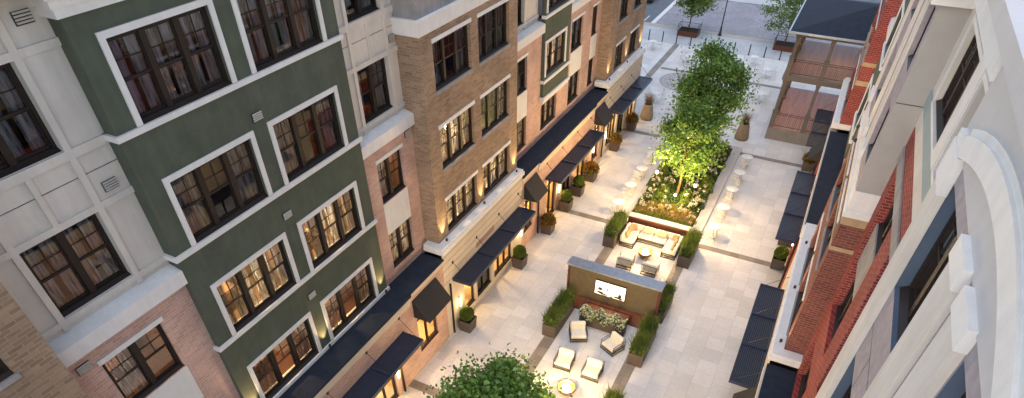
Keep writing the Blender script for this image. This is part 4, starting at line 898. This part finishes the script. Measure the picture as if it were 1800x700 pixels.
# ------------------------------------------------------------------ planters along the shops
def ball_shrub(x0, y0, lb, r=.36, s=.70):
    T = thing('potted_shrub', lb, 'potted plant', (x0+s/2, y0+s/2, 0), group='square brown planters with plants along the shopfronts'); 
    pot(T, s); n = 5200; d = rng.normal(size=(n,3)); d /= np.linalg.norm(d, axis=1)[:,None]
    bumpy = 1+.03*np.sin(d[:,0]*9+x0)*np.sin(d[:,1]*8)+.02*rng.normal(size=n); P = d*(r*(.9+.1*rng.random(n))*bumpy)[:,None]+np.array([0,0,.66+r*.82])
    leafobj('foliage', [(leaves(P, .042, tilt=0), 0)], T, [BOX], False)
    m = MB(); m.ball((0,0,.66+r*.82), r*.88, 0, 14); m.tube((0,0,.5), (0,0,.8), .03, n=6); local('core', m, BOX, T)
def pot(T, s, h=.68):
    m = MB(); b = s/2*.84; t = s/2; i = t-.04
    def ringv(k, z): return [(-k,-k,z),(k,-k,z),(k,k,z),(-k,k,z)]
    vs = ringv(b, 0)+ringv(t, h)+ringv(i, h)+ringv(i-.02, h-.08)
    fs = [(3,2,1,0)]
    for q in range(3):
        for e in range(4): fs.append((q*4+e, q*4+(e+1) % 4, q*4+4+(e+1) % 4, q*4+4+e))
    m.add(vs, fs); m.add(ringv(i-.02, h-.08), [(0,1,2,3)], 1); local('pot', m, [POT, SOIL], T)
def red_shrub(x0, y0, lb, s=.70, big=1.0):
    T = thing('potted_shrub', lb, 'potted plant', (x0+s/2, y0+s/2, 0), group='square brown planters with plants along the shopfronts'); pot(T, s)
    n = int(1500*big); d = rng.normal(size=(n,3)); d /= np.linalg.norm(d, axis=1)[:,None]; d[:,2] = np.abs(d[:,2])*1.0
    P = d*(.44*(.35+.75*rng.random(n)**.6))[:,None]*np.array([big,big,1.35])+np.array([0,0,.62]); m = (rng.random(n) < .42)
    leafobj('foliage', [(leaves(P[~m], .085, tilt=.2, aspect=1.4), 0), (leaves(P[m], .08, tilt=.2, aspect=1.4), 1), (blades(np.tile([0,0,.6], (90,1))+rng.normal(size=(90,3))*[.12,.12,0], .7, .03, .5), 1)], T, [REDL, HEDGE], False)
ball_shrub(-11.95, 17.8, 'clipped ball shrub in a square brown planter at the near corner of the stone shopfront')
ball_shrub(-11.92, 23.5, 'clipped ball shrub in brown planter under the far end of the stone shopfront awning')
red_shrub(-11.9, 27.25, 'red flowering shrub in a square brown planter just before the shop door')
ball_shrub(-11.92, 30.0, 'clipped ball shrub in a brown planter, nearer of the pair beside the large red shrub')
ball_shrub(-11.92, 32.0, 'clipped ball shrub in a brown planter, farther of the pair beside the large red shrub')
red_shrub(-11.95, 34.1, 'large red and green shrub in a brown planter at the end of the middle awning', .78, 1.2)
red_shrub(-11.92, 38.95, 'upright red shrub in a brown planter at the start of the farthest left awning')
red_shrub(-11.92, 42.65, 'small red shrub in a brown planter halfway along the farthest left awning')
ball_shrub(.80, 29.8, 'dark clipped ball shrub in a brown planter by the red shop wall on the right')
red_shrub(.80, 42.1, 'orange flowering shrub in a brown planter on the right before the porch')
red_shrub(.55, 16.1, 'orange leaved shrub in a planter cut off by the bottom edge on the right')
red_shrub(.80, 32.3, 'planter shrub on the right mostly hidden under the middle right awning')
# tapered pots with dry grass
for (x, y, r1, r0, h, lb) in ((-11.1, 45.35, .32, .50, 1.15, 'tall tapered tan pot with wispy dry grass beside the farthest left awning'), (-3.78, 45.2, .32, .50, 1.15, 'tall tapered tan pot with grass right of the tree crown')):
    T = thing('tapered_pot', lb, 'potted plant', (x, y, 0), group='tapered concrete pots with grass')
    m = MB(); m.lathe([(.0001,0),(r0-.08,0),(r0-.03,.05),(r0,.15),(r0-.03,.4),(r1+.02,h-.03),(r1,h),(r1-.04,h),(r1-.05,h-.08),(.0001,h-.08)], n=28); local('pot', m, CONC, T)
    n = 420; P = rng.normal(size=(n,3))*[.10,.10,0]+[0,0,h-.08]; leafobj('grass', [(blades(P[:300], .85, .016, .28), 0), (blades(P[300:], .45, .03, .3), 1)], T, [STRAW, HYDR], False)

# ------------------------------------------------------------------ cafe tables and chairs
TABG = 'white round cafe tables'; CHG = 'white wire cafe chairs'
def cafe_table():
    T = thing('cafe_table', 'x', 'table', group=TABG)
    m = MB(); m.lathe([(.0001,.735),(.36,.735),(.375,.728),(.375,.715),(.36,.71),(.0001,.71)], n=28); local('table_top', m, WMETAL, T)
    m = MB(); m.tube((0,0,.02), (0,0,.71), .028, n=8); local('pedestal', m, WMETAL, T)
    m = MB(); m.lathe([(.0001,.012),(.22,.012),(.22,.022),(.04,.035),(.0001,.035)], n=18); local('base', m, WMETAL, T); return T
def cafe_chair():
    T = thing('cafe_chair', 'x', 'chair', group=CHG); m = MB(); hs = .21
    for i in range(9): q = -hs+.01+i*.05; m.box(q-.006, q+.006, -hs, hs, .447, .457)
    for q in (-hs, 0, hs): m.box(-hs, hs, q-.006, q+.006, .440, .447)
    m.box(-hs, hs, -hs-.008, -hs+.008, .44, .46); local('seat', m, WMETAL, T)
    m = MB()
    for i in range(9): q = -hs+.01+i*.05; m.tube((q, hs, .46), (q*.96, hs+.07, .86), .006, n=4)
    m.tube((-hs, hs+.07, .86), (hs, hs+.07, .86), .011, n=6); m.tube((-hs, hs+.03, .65), (hs, hs+.03, .65), .007, n=5); local('backrest', m, WMETAL, T)
    for sx in (-1, 1):
        for sy in (-1, 1):
            m = MB(); m.tube((sx*hs, sy*hs, .45), (sx*(hs+.03), sy*(hs+.03), .012), .010, n=6); local('leg', m, WMETAL, T)
    return T
tp, cp = cafe_table(), cafe_chair(); ft = fc = True
def put_table(x, y, lb):
    global ft
    if ft: tp.location = (x, y, 0); tp['label'] = lb; ft = False
    else: copy_tree(tp, (x, y, 0), 0, lb)
def put_chair(x, y, ang, lb):
    global fc
    if fc: cp.location = (x, y, 0); cp.rotation_euler = (0,0,ang); cp['label'] = lb; fc = False
    else: copy_tree(cp, (x, y, 0), ang, lb)
for side, x in (('right', -2.7), ('left', -8.62)):
    for k in range(5):
        y = 31.5+2.37*k
        put_table(x, y, 'round white cafe table, %s from the sofa, %s of the planting bed' % (ordn[k], side))
        for q, nm in ((-1, 'near'), (1, 'far')):
            put_chair(x+random.uniform(-.06,.06), y+q*.62, (pi if q < 0 else 0)+random.uniform(-.25,.25), 'white chair, %s side of the %s table from the sofa, %s of the bed' % (nm, ordn[k], side))
far = [(-5.87, 60.9, 'near the bollards, just right of the crown'), (-4.32, 58.2, 'in the open, left of the porch roof'), (-9.5, 60.9, 'behind the top of the tall crown'), (-11.3, 58.5, 'beyond the round paving medallion'),
       (-15.44, 60.8, 'at the far end of the brown brick block'), (-3.9, 52.5, 'between the tall crown and the porch'), (-11.5, 48.7, 'between left tapered pot and medallion')]
for (x, y, lb) in far:
    put_table(x, y, 'round white cafe table '+lb)
    a0 = random.uniform(0, 1.5)
    for i, nm in enumerate(('first', 'second', 'third', 'fourth')):
        a = a0+i*pi/2; nm2 = ['left', 'near', 'right', 'far'][int(((a % (2*pi))+pi*.75) // (pi/2)) % 4]
        d = Vector((cos(a), sin(a))); q = max((('right', d.x), ('left', -d.x), ('far', d.y), ('near', -d.y)), key=lambda t: t[1])[0]
        put_chair(x+.66*cos(a), y+.66*sin(a), a-pi/2, 'white chair, %s side of the table %s' % (q, lb))

# ------------------------------------------------------------------ street furniture
def bollard():
    T = thing('bollard', 'x', 'bollard', group='black bollards across the end of the courtyard')
    m = MB(); m.lathe([(.0001,.0),(.085,0),(.085,.03),(.055,.05),(.055,.90),(.05,.94),(.0001,.96)], n=14); local('post', m, BLACK, T); return T
b0 = bollard(); xs = [-12.37-1.4*k for k in range(3, 0, -1)]+[-12.37, -10.95, -9.55, -8.15, -6.73, -5.31, -3.9]
for i, x in enumerate(xs):
    lb = 'black bollard, %s from the left in the row before the street' % ordn[i]
    if i == 0: b0.location = (x, 63.35, 0); b0['label'] = lb
    else: copy_tree(b0, (x, 63.35, 0), 0, lb)
LP = thing('street_lamp', 'tall black street lamp post standing on the kerb', 'street lamp', (-10.48, 67.9, -.03))
m = MB(); m.lathe([(.0001,0),(.2,0),(.2,.08),(.13,.25),(.09,.8),(.06,.9),(.045,3.6),(.04,3.65)], n=12); local('post', m, BLACK, LP)
m = MB(); m.lathe([(.04,3.65),(.10,3.7),(.16,4.1),(.0001,4.1)], n=8); local('lantern', m, GLASS, LP)
m = MB(); m.lathe([(.19,4.08),(.12,4.25),(.02,4.4),(.0001,4.42)], n=8); m.lathe([(.0001,3.62),(.12,3.64),(.12,3.7),(.0001,3.7)], n=8); local('lantern_cap', m, BLACK, LP)
for (x0, x1, lb) in ((-14.4, -12.4, 'rusty brown tree box with black railings left of the street lamp'), (-4.95, -2.6, 'rusty brown tree box with black railings beside the porch roof')):
    T = thing('tree_planter', lb, 'planter', ((x0+x1)/2, 66.6, 0), group='steel tree boxes on the pavement')
    m = MB(); a = (x1-x0)/2; m.box(-a, a, -.75, .85, 0, .45); local('box', m, CORTEN, T)
    m = MB(); m.box(-a+.06, a-.06, -.69, .79, .451, .46); local('soil', m, SOIL, T)
    m = MB()
    for sx in (-1, 1):
        for yy in (-.7, 0, .8): m.tube((sx*a, yy, .45), (sx*a, yy, 1.15), .022, n=5)
        m.tube((sx*a, -.75, 1.0), (sx*a, .85, 1.0), .02, n=5); m.tube((sx*a, -.75, .75), (sx*a, .85, .75), .02, n=5)
    m.tube((-a, .8, .9), (a, .8, .9), .02, n=5); local('railing', m, BLACK, T)
# parked car at the edge of the street
CR = thing('parked_car', 'dark parked car on the asphalt at the far left top edge', 'car', (-21.0, 77.5, -.12), radians(0))
m = MB(); prof = [(-2.1,.35),(-2.15,.7),(-1.9,.85),(-1.2,.95),(-.6,1.42),(.8,1.45),(1.5,1.0),(2.05,.9),(2.15,.6),(2.1,.32)]
n = len(prof); vs = [(-.85, y, z) for y, z in prof]+[(.85, y, z) for y, z in prof]; m.add(vs, [tuple(range(n)), tuple(range(2*n-1, n-1, -1))]+[(i, n+i, n+(i+1) % n, (i+1) % n) for i in range(n)]); local('body', m, metal('car_paint', (.02,.025,.035), .25), CR)
for sx in (-1, 1):
    for y in (-1.3, 1.35): m = MB(); m.tube((sx*.70, y, .33), (sx*.88, y, .33), .33, n=18); local('wheel', m, BLACK, CR)
m = MB(); m.add([(-.78,-1.1,1.0),(.78,-1.1,1.0),(.7,-.62,1.39),(-.7,-.62,1.39)], [(0,1,2,3)]); local('windscreen', m, AWN, CR)
for sx in (-1, 1): m = MB(); m.rbox((sx*.6,-2.14,.68), (.3,.06,.12), 0); local('headlight', m, WMETAL, CR)
